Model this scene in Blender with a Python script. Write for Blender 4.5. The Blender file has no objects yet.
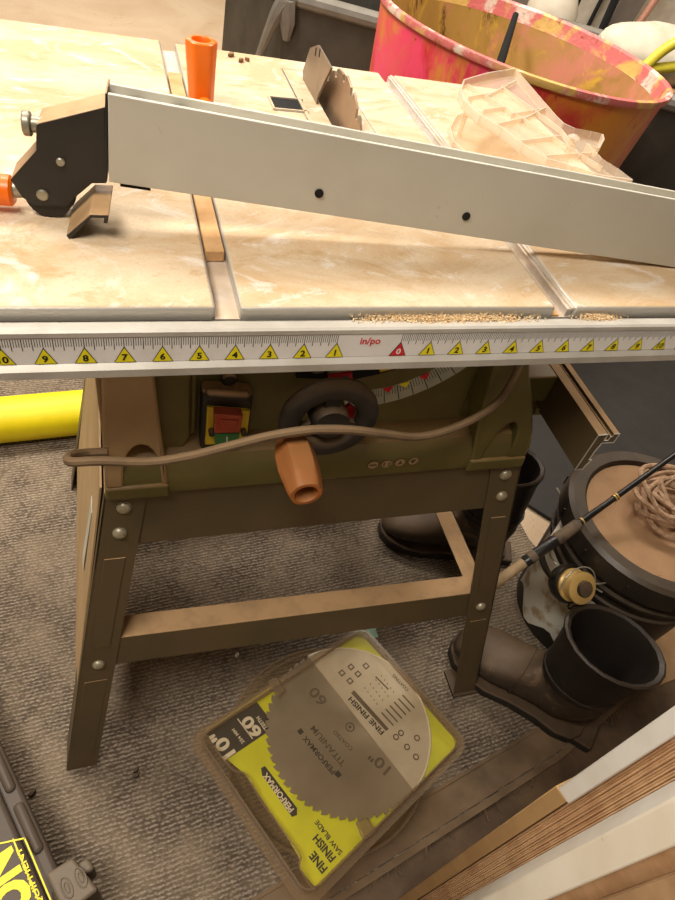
import bpy, bmesh, math, random
from mathutils import Vector, Matrix, noise
random.seed(7)
sc = bpy.context.scene
COL = sc.collection
PI = math.pi
IN = 0.0254
T = 0.797                     # height of the saw table top

# ------------------------------------------------------------------ camera
CAM = Vector((-.2007, -.3857, 1.0775)); EUL = (0.7496, -0.1772, -0.2501); FPX = 651.8
cd = bpy.data.cameras.new('camera'); cam = bpy.data.objects.new('camera', cd); COL.objects.link(cam)
cam.location = CAM; cam.rotation_euler = EUL
cd.sensor_fit = 'VERTICAL'; cd.sensor_height = 36; cd.lens = FPX / 900 * 36; cd.clip_start = .02
sc.camera = cam
from mathutils import Euler
RM = Euler(EUL, 'XYZ').to_matrix()
def pln(px, py, P, n):
    d = RM @ Vector(((px - 337.5) / FPX, (450 - py) / FPX, -1)); P = Vector(P); n = Vector(n)
    return CAM + d * ((P - CAM).dot(n) / d.dot(n))
def Zp(px, py, z=0): return pln(px, py, (0, 0, z), (0, 0, 1))
def Yp(px, py, y): return pln(px, py, (0, y, 0), (0, 1, 0))
def Xp(px, py, x): return pln(px, py, (x, 0, 0), (1, 0, 0))

# ------------------------------------------------------------------ materials
def lin(c):
    if isinstance(c, str): c = [int(c[i:i + 2], 16) for i in (0, 2, 4)]
    r = []
    for v in c[:3]:
        v /= 255
        r.append(v / 12.92 if v <= .04045 else ((v + .055) / 1.055) ** 2.4)
    return (*r, 1)
class NT:
    def __init__(s, name):
        s.m = bpy.data.materials.new(name); s.m.use_nodes = True
        s.t = s.m.node_tree; s.b = s.t.nodes['Principled BSDF']; s.o = s.t.nodes['Material Output']
        s.tc = s.t.nodes.new('ShaderNodeTexCoord')
    def n(s, ty, **k):
        x = s.t.nodes.new('ShaderNode' + ty)
        for a, v in k.items(): setattr(x, a, v)
        return x
    def l(s, a, b): s.t.links.new(a, b)
    def noise(s, scale, detail=4, rough=.6, vec=None, dist=0):
        x = s.n('TexNoise'); x.inputs['Scale'].default_value = scale; x.inputs['Detail'].default_value = detail
        x.inputs['Roughness'].default_value = rough; x.inputs['Distortion'].default_value = dist
        s.l(vec or s.tc.outputs['Object'], x.inputs['Vector']); return x.outputs['Fac']
    def ramp(s, f, lo, hi, a=0., b=1.):
        x = s.n('MapRange'); x.clamp = True
        for i, v in enumerate((lo, hi, a, b)): x.inputs[i + 1].default_value = v
        s.l(f, x.inputs[0]); return x.outputs[0]
    def mix(s, f, a, b):
        x = s.n('Mix', data_type='RGBA')
        if isinstance(f, float): x.inputs[0].default_value = f
        else: s.l(f, x.inputs[0])
        for i, v in ((6, a), (7, b)):
            if isinstance(v, (tuple, list)): x.inputs[i].default_value = v
            else: s.l(v, x.inputs[i])
        return x.outputs[2]
    def mul(s, a, b):
        x = s.n('Math', operation='MULTIPLY')
        for i, v in ((0, a), (1, b)):
            if isinstance(v, (int, float)): x.inputs[i].default_value = v
            else: s.l(v, x.inputs[i])
        return x.outputs[0]
    def mapping(s, scale, rot=(0, 0, 0)):
        x = s.n('Mapping'); x.inputs['Scale'].default_value = scale; x.inputs['Rotation'].default_value = rot
        s.l(s.tc.outputs['Object'], x.inputs['Vector']); return x.outputs[0]
    def upz(s, lo=.25, hi=.8):
        g = s.n('NewGeometry'); x = s.n('SeparateXYZ'); s.l(g.outputs['Normal'], x.inputs[0])
        return s.ramp(x.outputs['Z'], lo, hi)
    def bump(s, h, strength, dist=.002):
        x = s.n('Bump'); x.inputs['Strength'].default_value = strength; x.inputs['Distance'].default_value = dist
        s.l(h, x.inputs['Height']); s.l(x.outputs[0], s.b.inputs['Normal'])
    def base(s, c):
        if isinstance(c, (tuple, list)): s.b.inputs['Base Color'].default_value = c
        else: s.l(c, s.b.inputs['Base Color'])
DUST = 'd2ab80'
def pm(name, c1, c2=None, scale=12, rough=.5, metal=0, dust=0, dcol=DUST, bump=0, bscale=60, lo=.4, hi=.65, film=0):
    """two-tone noise, loose sawdust lying on upward faces, thin dust film in patches"""
    s = NT(name); c = lin(c1)
    if c2: c = s.mix(s.ramp(s.noise(scale), lo, hi), c, lin(c2))
    s.b.inputs['Roughness'].default_value = rough; s.b.inputs['Metallic'].default_value = metal
    if film: c = s.mix(s.mul(s.ramp(s.noise(9, 5), .3, .7), float(film)), c, lin(dcol))
    if dust:
        f = s.mul(s.upz(), s.mul(s.ramp(s.noise(35, 4), .2, .55, .55, 1), float(dust)))
        c = s.mix(f, c, lin(dcol))
        if metal:
            x = s.n('Math', operation='SUBTRACT'); x.inputs[0].default_value = metal
            s.l(s.mul(f, float(metal)), x.inputs[1]); s.l(x.outputs[0], s.b.inputs['Metallic'])
            s.l(s.ramp(f, 0, 1, rough, .9), s.b.inputs['Roughness'])
    s.base(c)
    if bump: s.bump(s.noise(bscale, 3), bump)
    return s.m
M = {}
def table_mat():
    s = NT('sawdust_covered_aluminium')
    v = s.mapping((1, 1.7, 1))
    c = s.mix(s.ramp(s.noise(5, 7, .65, v, 1.8), .40, .60), lin('caac86'), lin('d8c3a5'))
    c = s.mix(s.mul(s.ramp(s.noise(9, 6, .65, v, 3.2), .54, .66), .8), c, lin('e3d9cc'))
    c = s.mix(s.mul(s.ramp(s.noise(3.6, 7, .72, v, 3.5), .55, .66), .6), c, lin('b8925f'))
    c = s.mix(s.mul(s.ramp(s.noise(26, 6, .75, v, 2.5), .60, .70), .45), c, lin('a9845a'))
    c = s.mix(s.mul(s.ramp(s.noise(420, 2), .55, .75), .3), c, lin('a98358'))
    f = s.upz(.7, .95)
    c = s.mix(f, lin('b7b2a8'), c)
    s.base(c); s.l(s.ramp(f, 0, 1, .35, .85), s.b.inputs['Roughness'])
    s.l(s.ramp(f, 0, 1, .25, 0), s.b.inputs['Metallic'])
    s.bump(s.noise(300, 3), .25, .001); return s.m
def rug_mat():
    s = NT('loop_pile_carpet')
    v = s.mapping((1, 1, 1), (0, 0, -.10))
    wv = s.n('TexWave', wave_type='BANDS', bands_direction='Y'); s.l(v, wv.inputs['Vector'])
    for k, q in (('Scale', 50), ('Distortion', 2.4), ('Detail', 3), ('Detail Scale', 1.6), ('Detail Roughness', .65)): wv.inputs[k].default_value = q
    w = s.mapping((200, 300, 1), (0, 0, -.10))
    vo = s.n('TexVoronoi'); vo.inputs['Scale'].default_value = 1.0; s.l(w, vo.inputs['Vector'])
    b = s.noise(9, 5, .65); d = s.noise(2.2, 3); g = s.noise(260, 2, .6)
    h = s.mul(s.ramp(wv.outputs['Fac'], 0, 1, .35, 1), s.ramp(vo.outputs['Distance'], .2, .85, 1, .3))
    c = s.mix(s.ramp(h, .25, .85), lin('4c4033'), lin('aa9985'))
    c = s.mix(s.mul(s.ramp(g, .4, .7), .5), c, lin('5a4a3a'))
    c = s.mix(s.mul(s.ramp(b, .42, .66), .35), c, lin('b7a184'))
    c = s.mix(s.mul(s.ramp(d, .45, .65), .25), c, lin('4a3d31'))
    s.base(c); s.b.inputs['Roughness'].default_value = .95
    s.bump(h, .9, .003); return s.m
def concrete_mat():
    s = NT('dusty_concrete')
    c = s.mix(s.ramp(s.noise(2.2, 6, .6, None, 1), .4, .65), lin('c9b294'), lin('bda283'))
    c = s.mix(s.mul(s.ramp(s.noise(5, 6, .7, None, 2), .6, .72), .5), c, lin('a37f63'))
    c = s.mix(s.mul(s.ramp(s.noise(150, 2), .5, .7), .25), c, lin('8e7458'))
    s.base(c); s.b.inputs['Roughness'].default_value = .8; s.bump(s.noise(90, 3), .2, .001); return s.m
def paint_tub_mat(name, inner):
    s = NT(name)
    sx = s.n('SeparateXYZ'); s.l(s.tc.outputs['Object'], sx.inputs[0]); X = sx.outputs['X']
    v = s.mapping((1, 1, .6))
    a = s.noise(3.0, 6, .65, v, 1.2); b = s.noise(4.2, 6, .65, s.mapping((1, 1, .6), (.3, .2, 1)), 1.6); d = s.noise(6, 6, .7, v, 1.5)
    def plus(f, k):
        m = s.n('Math', operation='ADD'); s.l(f, m.inputs[0]); s.l(s.mul(X, k), m.inputs[1]); return m.outputs[0]
    if inner:
        c = s.mix(s.ramp(a, .40, .6), lin('a5823c'), lin('b9934c'))
        c = s.mix(s.mul(s.ramp(plus(b, .5), .58, .76), .85), c, lin('d98a78'))
        c = s.mix(s.mul(s.ramp(d, .54, .62), .8), c, lin('d9b03a'))
        c = s.mix(s.mul(s.ramp(plus(s.noise(5.5, 7, .78, v, 2), -.22), .52, .60), .9), c, lin('4a2c15'))
    else:
        c = s.mix(s.ramp(a, .44, .56), lin('cf2436'), lin('dd8c22'))
        c = s.mix(s.ramp(plus(b, -.45), .56, .72), c, lin('f0446a'))
        c = s.mix(s.mul(s.ramp(d, .56, .64), .6), c, lin('d99a25'))
        c = s.mix(s.mul(s.ramp(s.noise(26, 4, .7, v), .66, .7), .9), c, lin('4a1d12'))
    s.base(c); s.b.inputs['Roughness'].default_value = .45; s.bump(s.noise(40, 4), .15, .002); return s.m
def rim_mat():
    s = NT('paint_crusted_rim')
    a = s.noise(9, 4, .6, None, 1); b = s.noise(14, 4)
    c = s.mix(s.ramp(a, .50, .60), lin('d4706c'), lin('d8b060'))
    c = s.mix(s.ramp(b, .55, .62), c, lin('e3c9b8')); c = s.mix(s.ramp(s.noise(20, 5), .6, .68), c, lin('a04a2c'))
    s.base(c); s.b.inputs['Roughness'].default_value = .5; s.bump(s.noise(60, 4), .5, .004); return s.m
def clear_mat(name, tint, solid, alpha):
    s = NT(name)
    s.base(lin(solid)); s.b.inputs['Roughness'].default_value = .22
    tr = s.n('BsdfTransparent'); tr.inputs['Color'].default_value = lin(tint)
    mx = s.n('MixShader')
    f = s.n('LayerWeight'); f.inputs['Blend'].default_value = .35
    s.l(s.ramp(f.outputs['Facing'], 0, 1, alpha, min(1, alpha + .45)), mx.inputs[0])
    s.l(tr.outputs[0], mx.inputs[1]); s.l(s.b.outputs[0], mx.inputs[2]); s.l(mx.outputs[0], s.o.inputs['Surface'])
    return s.m
M['table'] = table_mat(); M['rug'] = rug_mat(); M['concrete'] = concrete_mat()
M['slot'] = pm('bright_slot_metal', 'd8d5d0', 'c2b7a8', 30, .35, .5, .45, 'd8b48c')
M['slotdust'] = pm('slot_sawdust', 'd2a878', 'c39460', 40, .9)
M['rail'] = pm('satin_aluminium', 'c9c6be', 'bab6ad', 25, .42, .35, .12, 'cdb597')
M['white'] = pm('ruler_white', 'f0edea', 'e8e4df', 40, .4)
M['black'] = pm('print_black', '0d0b09', rough=.9)
M['yellow'] = pm('print_yellow', 'f2e31a', rough=.45)
M['red'] = pm('print_red', 'd8202c', rough=.45)
M['green_body'] = pm('olive_green_plastic', '5f5a2c', '565126', 14, .45, 0, .8, '9c7b50', film=.16)
M['tan_body'] = pm('dust_coated_plastic', 'ab8d66', '9b8058', 10, .7, 0, .8, 'c9a47a')
M['stand'] = pm('dusty_grey_steel', '51462f', '433925', 9, .55, .1, .8, 'c79f72', film=.15)
M['bolt'] = pm('zinc_bolt', 'b5ab93', 'a39a80', 60, .4, .5)
M['fence'] = pm('fence_aluminium', 'c9c5b8', 'bdb8a9', 5, .45, .1, .5, 'ebe2d4', bump=.03, bscale=60)
def scuff(m, col, scale=16, lo=.63, hi=.67, amt=.45):
    t = m.node_tree; b = t.nodes['Principled BSDF']; L = b.inputs['Base Color'].links[0]; src = L.from_socket
    tc = t.nodes.new('ShaderNodeTexCoord'); n = t.nodes.new('ShaderNodeTexNoise'); n.inputs['Scale'].default_value = scale; n.inputs['Detail'].default_value = 9; n.inputs['Roughness'].default_value = .78; n.inputs['Distortion'].default_value = 2.5
    t.links.new(tc.outputs['Object'], n.inputs['Vector']); r = t.nodes.new('ShaderNodeMapRange'); r.inputs[1].default_value = lo; r.inputs[2].default_value = hi; r.inputs[4].default_value = amt
    t.links.new(n.outputs['Fac'], r.inputs[0]); x = t.nodes.new('ShaderNodeMix'); x.data_type = 'RGBA'; t.links.new(r.outputs[0], x.inputs[0]); t.links.new(src, x.inputs[6]); x.inputs[7].default_value = lin(col); t.links.new(x.outputs[2], b.inputs['Base Color'])
scuff(M['fence'], '8a8069')
M['blackmetal'] = pm('black_painted_steel', '26221e', '1e1b18', 30, .5, 0, .92, 'cda577')
M['darkdust'] = pm('dusty_black_plastic', '211c18', '2e2822', 20, .6, 0, .7, '7d6549')
M['orange'] = pm('orange_plastic', 'f5760b', 'f27006', 10, .35)
M['orange_dust'] = pm('dusty_orange_plastic', 'a8622a', '8c5426', 20, .6, 0, .4, 'b08050')
M['steel'] = pm('worn_steel', '8d8478', '776d60', 25, .4, .6, 0, film=.25)
M['blade'] = pm('dusty_saw_blade', '9b8570', '8a7462', 25, .45, .5, 0, film=.4)
M['zinc'] = pm('zinc', 'aaa696', '918d7c', 30, .4, .5)
M['cord'] = pm('dusty_cord', '6f5a41', '5c4a36', 40, .75, 0, .7, 'a58763')
M['tyellow'] = pm('yellow_plastic_plate', 'e0c32d', 'd0b01e', 30, .5)
M['redclear'] = pm('red_paddle', 'a3432c', 'b35038', 30, .25)
M['greenbtn'] = pm('green_button', '2f6a35', '35743b', 30, .35)
M['scale'] = pm('scale_silver', 'b9b9aa', 'a7a797', 30, .5)
M['guard'] = clear_mat('clear_guard_plastic', 'fffaf2', 'f3e6d2', .04)
M['guard_edge'] = clear_mat('clear_guard_edge', 'fff8ee', 'fbf1e2', .20)
M['shell'] = clear_mat('dusty_clear_blister', 'f7f2e8', 'b39c7c', .07)
M['shell2'] = clear_mat('dusty_clear_blister_rim', 'efe6d6', 'a8937a', .22)
M['tub_out'] = paint_tub_mat('paint_stained_red_outside', False); M['tub_in'] = paint_tub_mat('paint_stained_inside', True); M['rim'] = rim_mat()
M['tote'] = pm('black_tote_plastic', '2b2823', '3c3832', 6, .5, 0, .3, '857a68', film=.12)
M['toterim'] = pm('grey_tote_rim', '77736b', '68645c', 12, .4, 0, .3, '98907f')
M['mat'] = pm('dusty_rubber', '131211', '1c1a18', 14, .65, 0, .10, '6a5d4e', bump=.1)
M['rubber'] = pm('black_boot_rubber', '161210', '1f1a15', 12, .5, 0, .3, '54412d', film=.08)
M['leather'] = pm('muddy_boot_leather', '3a3026', '281f17', 15, .6, 0, .5, '745a3f', bump=.15, bscale=90, film=.14)
M['sole'] = pm('boot_sole_rubber', '2c241c', '1e1813', 30, .7, 0, .4, '7a5f42')
M['bucket'] = pm('black_pail_plastic', '151210', '221e1a', 14, .45, 0, .25, '8a765e', film=.1)
M['lid'] = pm('dusty_pail_lid', '9a7452', '85623f', 14, .8, 0, .6, 'b58f68')
M['label'] = pm('scuffed_white_label', 'e6e0d0', 'b79c74', 16, .6, lo=.52, hi=.62)
M['rope'] = pm('tan_rope', 'c4a283', 'a17e60', 120, .9, bump=.9, bscale=260)
M['rodblack'] = pm('rod_blank_black', '1a1815', '26231f', 30, .35)
M['grip'] = pm('dusty_foam_grip', '6f5d48', '4b3f32', 40, .8)
M['cork'] = pm('cork_grip', 'a48a66', '8c7454', 60, .8)
M['gold'] = pm('gold_spool', 'd9b673', 'c9a25a', 20, .35, .35)
M['wpaint'] = pm('cream_white_paint', 'e9e2d2', 'ddd3bf', 8, .5, film=.12)
M['wmetal'] = pm('white_board_edge', 'dcd9d2', 'cfc8bb', 10, .5, film=.1)
M['flute'] = pm('tan_fluted_paper', 'cfa97f', 'b98f66', 30, .9, bump=.3)
M['kraft'] = pm('brown_kraft_board', '9c7a55', 'b08d66', 20, .9)
M['wood'] = pm('raw_wood_strip', 'a58254', '8f6c42', 14, .8)
M['case'] = pm('dusty_case_plastic', '453b33', '3b322b', 8, .6, 0, .38, '6a5a4a', film=.08)
M['caselatch'] = pm('grey_case_latch', '5a5042', '4c4337', 20, .6, 0, .5, '85735d')
M['ytube'] = pm('yellow_tube', 'f1dc08', 'e2cb00', 6, .5)
M['binding'] = pm('rug_binding', '67543f', '54432f', 15, .9, 0, 0, film=.2)
M['card_y'] = pm('yellow_card', 'd8d80f', 'c3c512', 12, .5)
M['card_k'] = pm('black_card', '2b2520', rough=.5)
M['card_w'] = pm('silver_card', 'c9bda9', 'b9ab95', 12, .45, 0, 0)
M['pblade'] = pm('packed_blade', 'b4a692', '9d8e79', 6, .3, .55)
M['inkdim'] = pm('dim_print', '5b4c3c', rough=.6)
M['inkwhite'] = pm('print_offwhite', 'e4d8c2', rough=.6)
M['sawdust'] = pm('loose_sawdust', 'e6cda4', 'd6b484', 200, .95)
M['chip'] = pm('wood_chip', '8d6a48', '75563a', 60, .9)
M['plaster'] = pm('room_wall', '9a9287', '8f877b', 2, .9)
M['floorshade'] = pm('painted_floor_shade', '4a3827', '3a2b1e', 7, .8, film=.2)
M['greyboard'] = pm('grey_board', '6e655b', '7d736a', 6, .7)
M['lightboard'] = pm('pale_board', 'e0d6c4', 'c4b8a4', 7, .7)
M['copper'] = pm('copper_pink_pipe', 'c08a74', 'b07a60', 12, .45, .2)
M['sack'] = pm('offwhite_sack', 'd3c9b5', 'c2b59d', 10, .9, bump=.3, bscale=30)
M['hose'] = pm('yellow_hose', 'd8c93c', 'c6b52a', 12, .45)
M['jug'] = pm('white_jug', 'd8ccb8', 'cbbda6', 10, .5)

# ------------------------------------------------------------------ mesh builder
_fc = {}
def text_geo(s, bold):
    k = (s, bold)
    if k not in _fc:
        cu = bpy.data.curves.new('t', 'FONT'); cu.body = s; cu.offset = bold; cu.resolution_u = 3
        cu.align_x = 'CENTER'; cu.align_y = 'CENTER'
        o = bpy.data.objects.new('t', cu); COL.objects.link(o)
        bpy.context.view_layer.update()
        me = bpy.data.meshes.new_from_object(o.evaluated_get(bpy.context.evaluated_depsgraph_get()))
        vs = [v.co.copy() for v in me.vertices]; fs = [list(p.vertices) for p in me.polygons]
        bpy.data.objects.remove(o); bpy.data.curves.remove(cu); bpy.data.meshes.remove(me)
        xs = [v.x for v in vs]; ys = [v.y for v in vs]
        cx = (min(xs) + max(xs)) / 2; cy = (min(ys) + max(ys)) / 2
        vs = [Vector((v.x - cx, v.y - cy, 0)) for v in vs]
        _fc[k] = (vs, fs, max(xs) - min(xs), max(ys) - min(ys))
    return _fc[k]
class MB:
    def __init__(s): s.bm = bmesh.new(); s.mats = []
    def mi(s, m):
        if m not in s.mats: s.mats.append(m)
        return s.mats.index(m)
    def faces(s, vs, fs, m):
        i = s.mi(m); bv = [s.bm.verts.new(v) for v in vs]; out = []
        for f in fs:
            try: q = s.bm.faces.new([bv[j] for j in f]); q.material_index = i; out.append(q)
            except ValueError: pass
        return out
    def hexa(s, v, m):   # 8 corners: bottom 0-3, top 4-7
        s.faces(v, [(3, 2, 1, 0), (4, 5, 6, 7), (0, 1, 5, 4), (1, 2, 6, 5), (2, 3, 7, 6), (3, 0, 4, 7)], m); return s
    def box(s, c, d, m, R=None):
        x, y, z = [q / 2 for q in d]; vs = []
        for p in [(-x, -y, -z), (x, -y, -z), (x, y, -z), (-x, y, -z), (-x, -y, z), (x, -y, z), (x, y, z), (-x, y, z)]:
            p = Vector(p); vs.append(Vector(c) + (R @ p if R else p))
        return s.hexa(vs, m)
    def lo(s, a, b, m): # box from corner to corner
        a = Vector(a); b = Vector(b); return s.box((a + b) / 2, b - a, m)
    def slab(s, quad, off, m):
        q = [Vector(p) for p in quad]; off = Vector(off)
        n = (q[1] - q[0]).cross(q[2] - q[0])
        if n.dot(off) < 0: q.reverse()
        return s.hexa(q + [p + off for p in q], m)
    def prism(s, pts, f, d0, d1, m, m2=None):
        n = len(pts); vs = [Vector(f(a, b, d0)) for a, b in pts] + [Vector(f(a, b, d1)) for a, b in pts]
        s.faces(vs, [tuple(range(n)), tuple(range(2 * n - 1, n - 1, -1))] + [((i + 1) % n, i, i + n, (i + 1) % n + n) for i in range(n)], m)
        return s
    def poly(s, pts, m): s.faces([Vector(p) for p in pts], [tuple(range(len(pts)))], m); return s
    def ring_loft(s, rings, m, cap0=True, cap1=True, closed=True):
        n = len(rings[0]); vs = [Vector(p) for r in rings for p in r]; fs = []
        for i in range(len(rings) - 1):
            for j in range(n if closed else n - 1):
                k = (j + 1) % n; fs.append((i * n + j, i * n + k, (i + 1) * n + k, (i + 1) * n + j))
        if cap0: fs.append(tuple(range(n - 1, -1, -1)))
        if cap1: fs.append(tuple(range((len(rings) - 1) * n, len(rings) * n)))
        s.faces(vs, fs, m); return s
    def tube(s, pts, r, m, n=10, closed=False, caps=True):
        P = [Vector(p) for p in pts]; N = len(P)
        if not isinstance(r, (list, tuple)): r = [r] * N
        tg = []
        for i in range(N):
            a = P[(i - 1) % N] if (closed or i) else P[i]; b = P[(i + 1) % N] if (closed or i < N - 1) else P[i]
            tg.append((b - a).normalized())
        u = tg[0].orthogonal().normalized(); rings = []
        for i in range(N):
            u = (u - tg[i] * u.dot(tg[i])).normalized(); w = tg[i].cross(u)
            rings.append([P[i] + (u * math.cos(2 * PI * j / n) + w * math.sin(2 * PI * j / n)) * r[i] for j in range(n)])
        if closed: rings.append(rings[0]); caps = False
        return s.ring_loft(rings, m, caps, caps)
    def cyl(s, a, b, r, m, n=20, r2=None): return s.tube([a, b], [r, r if r2 is None else r2], m, n)
    def lathe(s, prof, c, m, n=32, axis=(0, 0, 1), sx=1, sy=1, xa=None, caps=(True, True)):
        ax = Vector(axis).normalized(); u = (Vector(xa) if xa else ax.orthogonal()).normalized(); w = ax.cross(u); c = Vector(c)
        rings = [[c + ax * z + (u * sx * math.cos(2 * PI * j / n) + w * sy * math.sin(2 * PI * j / n)) * r for j in range(n)] for r, z in prof]
        return s.ring_loft(rings, m, *caps)
    def text(s, st, f, size, m, bold=.02, width=None, height=None):
        vs, fs, w, h = text_geo(st, bold)
        kx = width / w if width else (height / h if height else size); ky = height / h if height else kx
        s.faces([Vector(f(v.x * kx, v.y * ky)) for v in vs], fs, m); return s
    def build(s, name, parent=None, at=None, bevel=0, smooth=35, seg=2, label=None):
        bmesh.ops.recalc_face_normals(s.bm, faces=[f for f in s.bm.faces]) if bevel is not None else None
        L = Vector((0, 0, 0))
        p = parent
        if p is not None:
            L = Vector(p.get('_o', (0, 0, 0)))
        elif at is not None: L = Vector(at)
        elif len(s.bm.verts):
            xs = [v.co for v in s.bm.verts]
            L = Vector(((min(v.x for v in xs) + max(v.x for v in xs)) / 2, (min(v.y for v in xs) + max(v.y for v in xs)) / 2, min(v.z for v in xs)))
        for v in s.bm.verts: v.co -= L
        if smooth:
            ca = math.radians(smooth)
            for e in s.bm.edges:
                if len(e.link_faces) == 2: e.smooth = e.calc_face_angle(0) < ca
            for f in s.bm.faces: f.smooth = True
        me = bpy.data.meshes.new(name); s.bm.to_mesh(me); s.bm.free()
        for m in s.mats: me.materials.append(m if not isinstance(m, str) else M[m])
        o = bpy.data.objects.new(name, me); COL.objects.link(o)
        o['_o'] = list(L)
        if p is not None: o.parent = p
        else: o.location = L
        if bevel:
            b = o.modifiers.new('bevel', 'BEVEL'); b.width = bevel; b.segments = seg; b.limit_method = 'ANGLE'; b.angle_limit = math.radians(40)
            b.harden_normals = False
        if label: o['label'] = label
        return o
def tag(o, label=None, cat=None, group=None, kind=None):
    if label: o['label'] = label
    if cat: o['category'] = cat
    if group: o['group'] = group
    if kind: o['kind'] = kind
    return o
def thing(name, loc, label, cat, group=None):
    o = bpy.data.objects.new(name, None); COL.objects.link(o); o.location = loc; o.empty_display_size = .05
    o['_o'] = list(loc); return tag(o, label, cat, group)
def XZ(y0): return lambda a, b, d: (a, y0 + d, b)     # polygon in x,z extruded along y
def YZ(x0): return lambda a, b, d: (x0 + d, a, b)
def XY(z0): return lambda a, b, d: (a, b, z0 + d)

# ================================================================== SETTING
FZ = -.008
tag(MB().lo((-3, -2.2, FZ - .1), (3.5, 4.9, FZ), 'concrete').build('floor'), kind='structure')
tag(MB().lo((-3, 4.8, FZ), (3.5, 4.9, 2.6), 'plaster').build('wall_back'), kind='structure')
tag(MB().lo((3.4, -2.2, FZ), (3.5, 4.8, 2.6), 'plaster').build('wall_right'), kind='structure')
tag(MB().lo((-3.1, -2.2, FZ), (-3, 4.9, 2.6), 'plaster').build('wall_left'), kind='structure')
tag(MB().lo((-3, -2.3, FZ), (3.5, -2.2, 2.6), 'plaster').build('wall_front'), kind='structure')
tag(MB().lo((-3.1, -2.3, 2.6), (3.5, 4.9, 2.7), 'plaster').build('ceiling'), kind='structure')

# rug with bound, fraying edge
rug = thing('rug', (-.4, .4, FZ), 'brown ribbed loop pile carpet remnant under the saw stand, one edge frayed', 'rug')
RE = [Vector((-1.7, -.72, 0)), Vector((.06, -.274, 0)), Vector((.447, -.173, 0)), Vector((.70, -.075, 0))]
RP = [(v.x, v.y) for v in RE] + [(.60, .26), (.585, 1.35), (-1.7, 1.35)]
MB().prism(RP, XY(FZ), .0005, .008, 'rug').build('carpet_pile', rug)
b = MB()
def miter(w):
    out = []; N = [Vector((-(c - a).y, (c - a).x, 0)).normalized() for a, c in zip(RE[:-1], RE[1:])]
    for k, p in enumerate(RE):
        n0, n1 = N[max(k - 1, 0)], N[min(k, len(N) - 1)]; m_ = (n0 + n1).normalized(); out.append(p + m_ * (w / m_.dot(n0)))
    return out
for w0, w1, z1 in ((0, .010, .0015), (.012, .055, .0025), (.055, .060, .0045)):
    A_, B2 = miter(w0), miter(w1)
    b.ring_loft([[p + Vector((0, 0, -.001)), q + Vector((0, 0, -.001)), q + Vector((0, 0, z1)), p + Vector((0, 0, z1))] for p, q in zip(A_, B2)], 'binding')
b.build('edge_binding', rug)
b = MB()
for i in range(70):
    t = random.random() ** .9; a, c = (RE[1], RE[2]) if random.random() < .6 else (RE[2], RE[3])
    p = a.lerp(c, t) + Vector((0, .004, .001)); d = Vector((random.uniform(-.4, .4), -1, 0)).normalized(); l = random.uniform(.004, .020)
    b.tube([p, p + d * l * .5 + Vector((random.uniform(-.003, .003), 0, -.002)), p + d * l + Vector((random.uniform(-.006, .006), 0, -.006))], .0007, 'binding', 4)
tag(b.build('fringe', rug), kind='stuff')

b = MB(); b.prism([(-1.6, -1.2), (1.3, -1.2), (1.3, .10), (.62, .17), (.45, -.05), (0, -.15), (-1.6, -.55)], XY(FZ), .0002, .0006, 'floorshade')  # added sheet: its dark brown paints the shade on the floor past the rug
tag(b.build('floor_shade_sheet'), 'added dark brown sheet painting shade on the floor beyond the frayed carpet edge', 'painted floor shade')
# ================================================================== TABLE SAW
saw = thing('table_saw', (.0, .25, 0), 'olive green contractor table saw on a dusty grey steel stand', 'table saw')
saw['_o'] = [0, .25, 0]
XL1, XL2, XR1, XR2 = -.1404, -.1232, .1416, .1611
TH = .0135
def slab_top(pts): return MB().prism(pts, XY(T), -TH, 0, 'table').build('tabletop', saw, bevel=.0028)
slab_top([(-.335, 0), (XL1, 0), (XL1, .553), (-.335, .565)])
slab_top([(XR2, 0), (.335, 0), (.335, .512), (XR2, .522)])
# centre slab with the throat opening cut out (built as a ring of four pieces welded in one mesh)
ix0, ix1, iy0, iy1 = .004, .079, .20, .50
b = MB(); gx = [XL2, ix0, ix1, XR1]
def gyb(x): return .548 + (.524 - .548) * (x - XL2) / (XR1 - XL2)
vs = []
for z in (T, T - TH):
    for j in range(4):
        for x in gx: vs.append(Vector((x, (0, iy0, iy1, gyb(x))[j], z)))
I = lambda k, j, i: k * 16 + j * 4 + i
fs = []
for j in range(3):
    for i in range(3):
        if (i, j) != (1, 1): fs += [(I(0, j, i), I(0, j, i + 1), I(0, j + 1, i + 1), I(0, j + 1, i)), (I(1, j + 1, i), I(1, j + 1, i + 1), I(1, j, i + 1), I(1, j, i))]
def wall(p, q): fs.append((I(0, *p), I(1, *p), I(1, *q), I(0, *q)))
for k in range(3):
    wall((0, k), (0, k + 1)); wall((3, k + 1), (3, k)); wall((k + 1, 0), (k, 0)); wall((k, 3), (k + 1, 3))
wall((1, 2), (1, 1)); wall((2, 1), (2, 2)); wall((1, 1), (2, 1)); wall((2, 2), (1, 2))
b.faces(vs, fs, 'table')
b.build('tabletop', saw, bevel=.0022)
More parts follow.
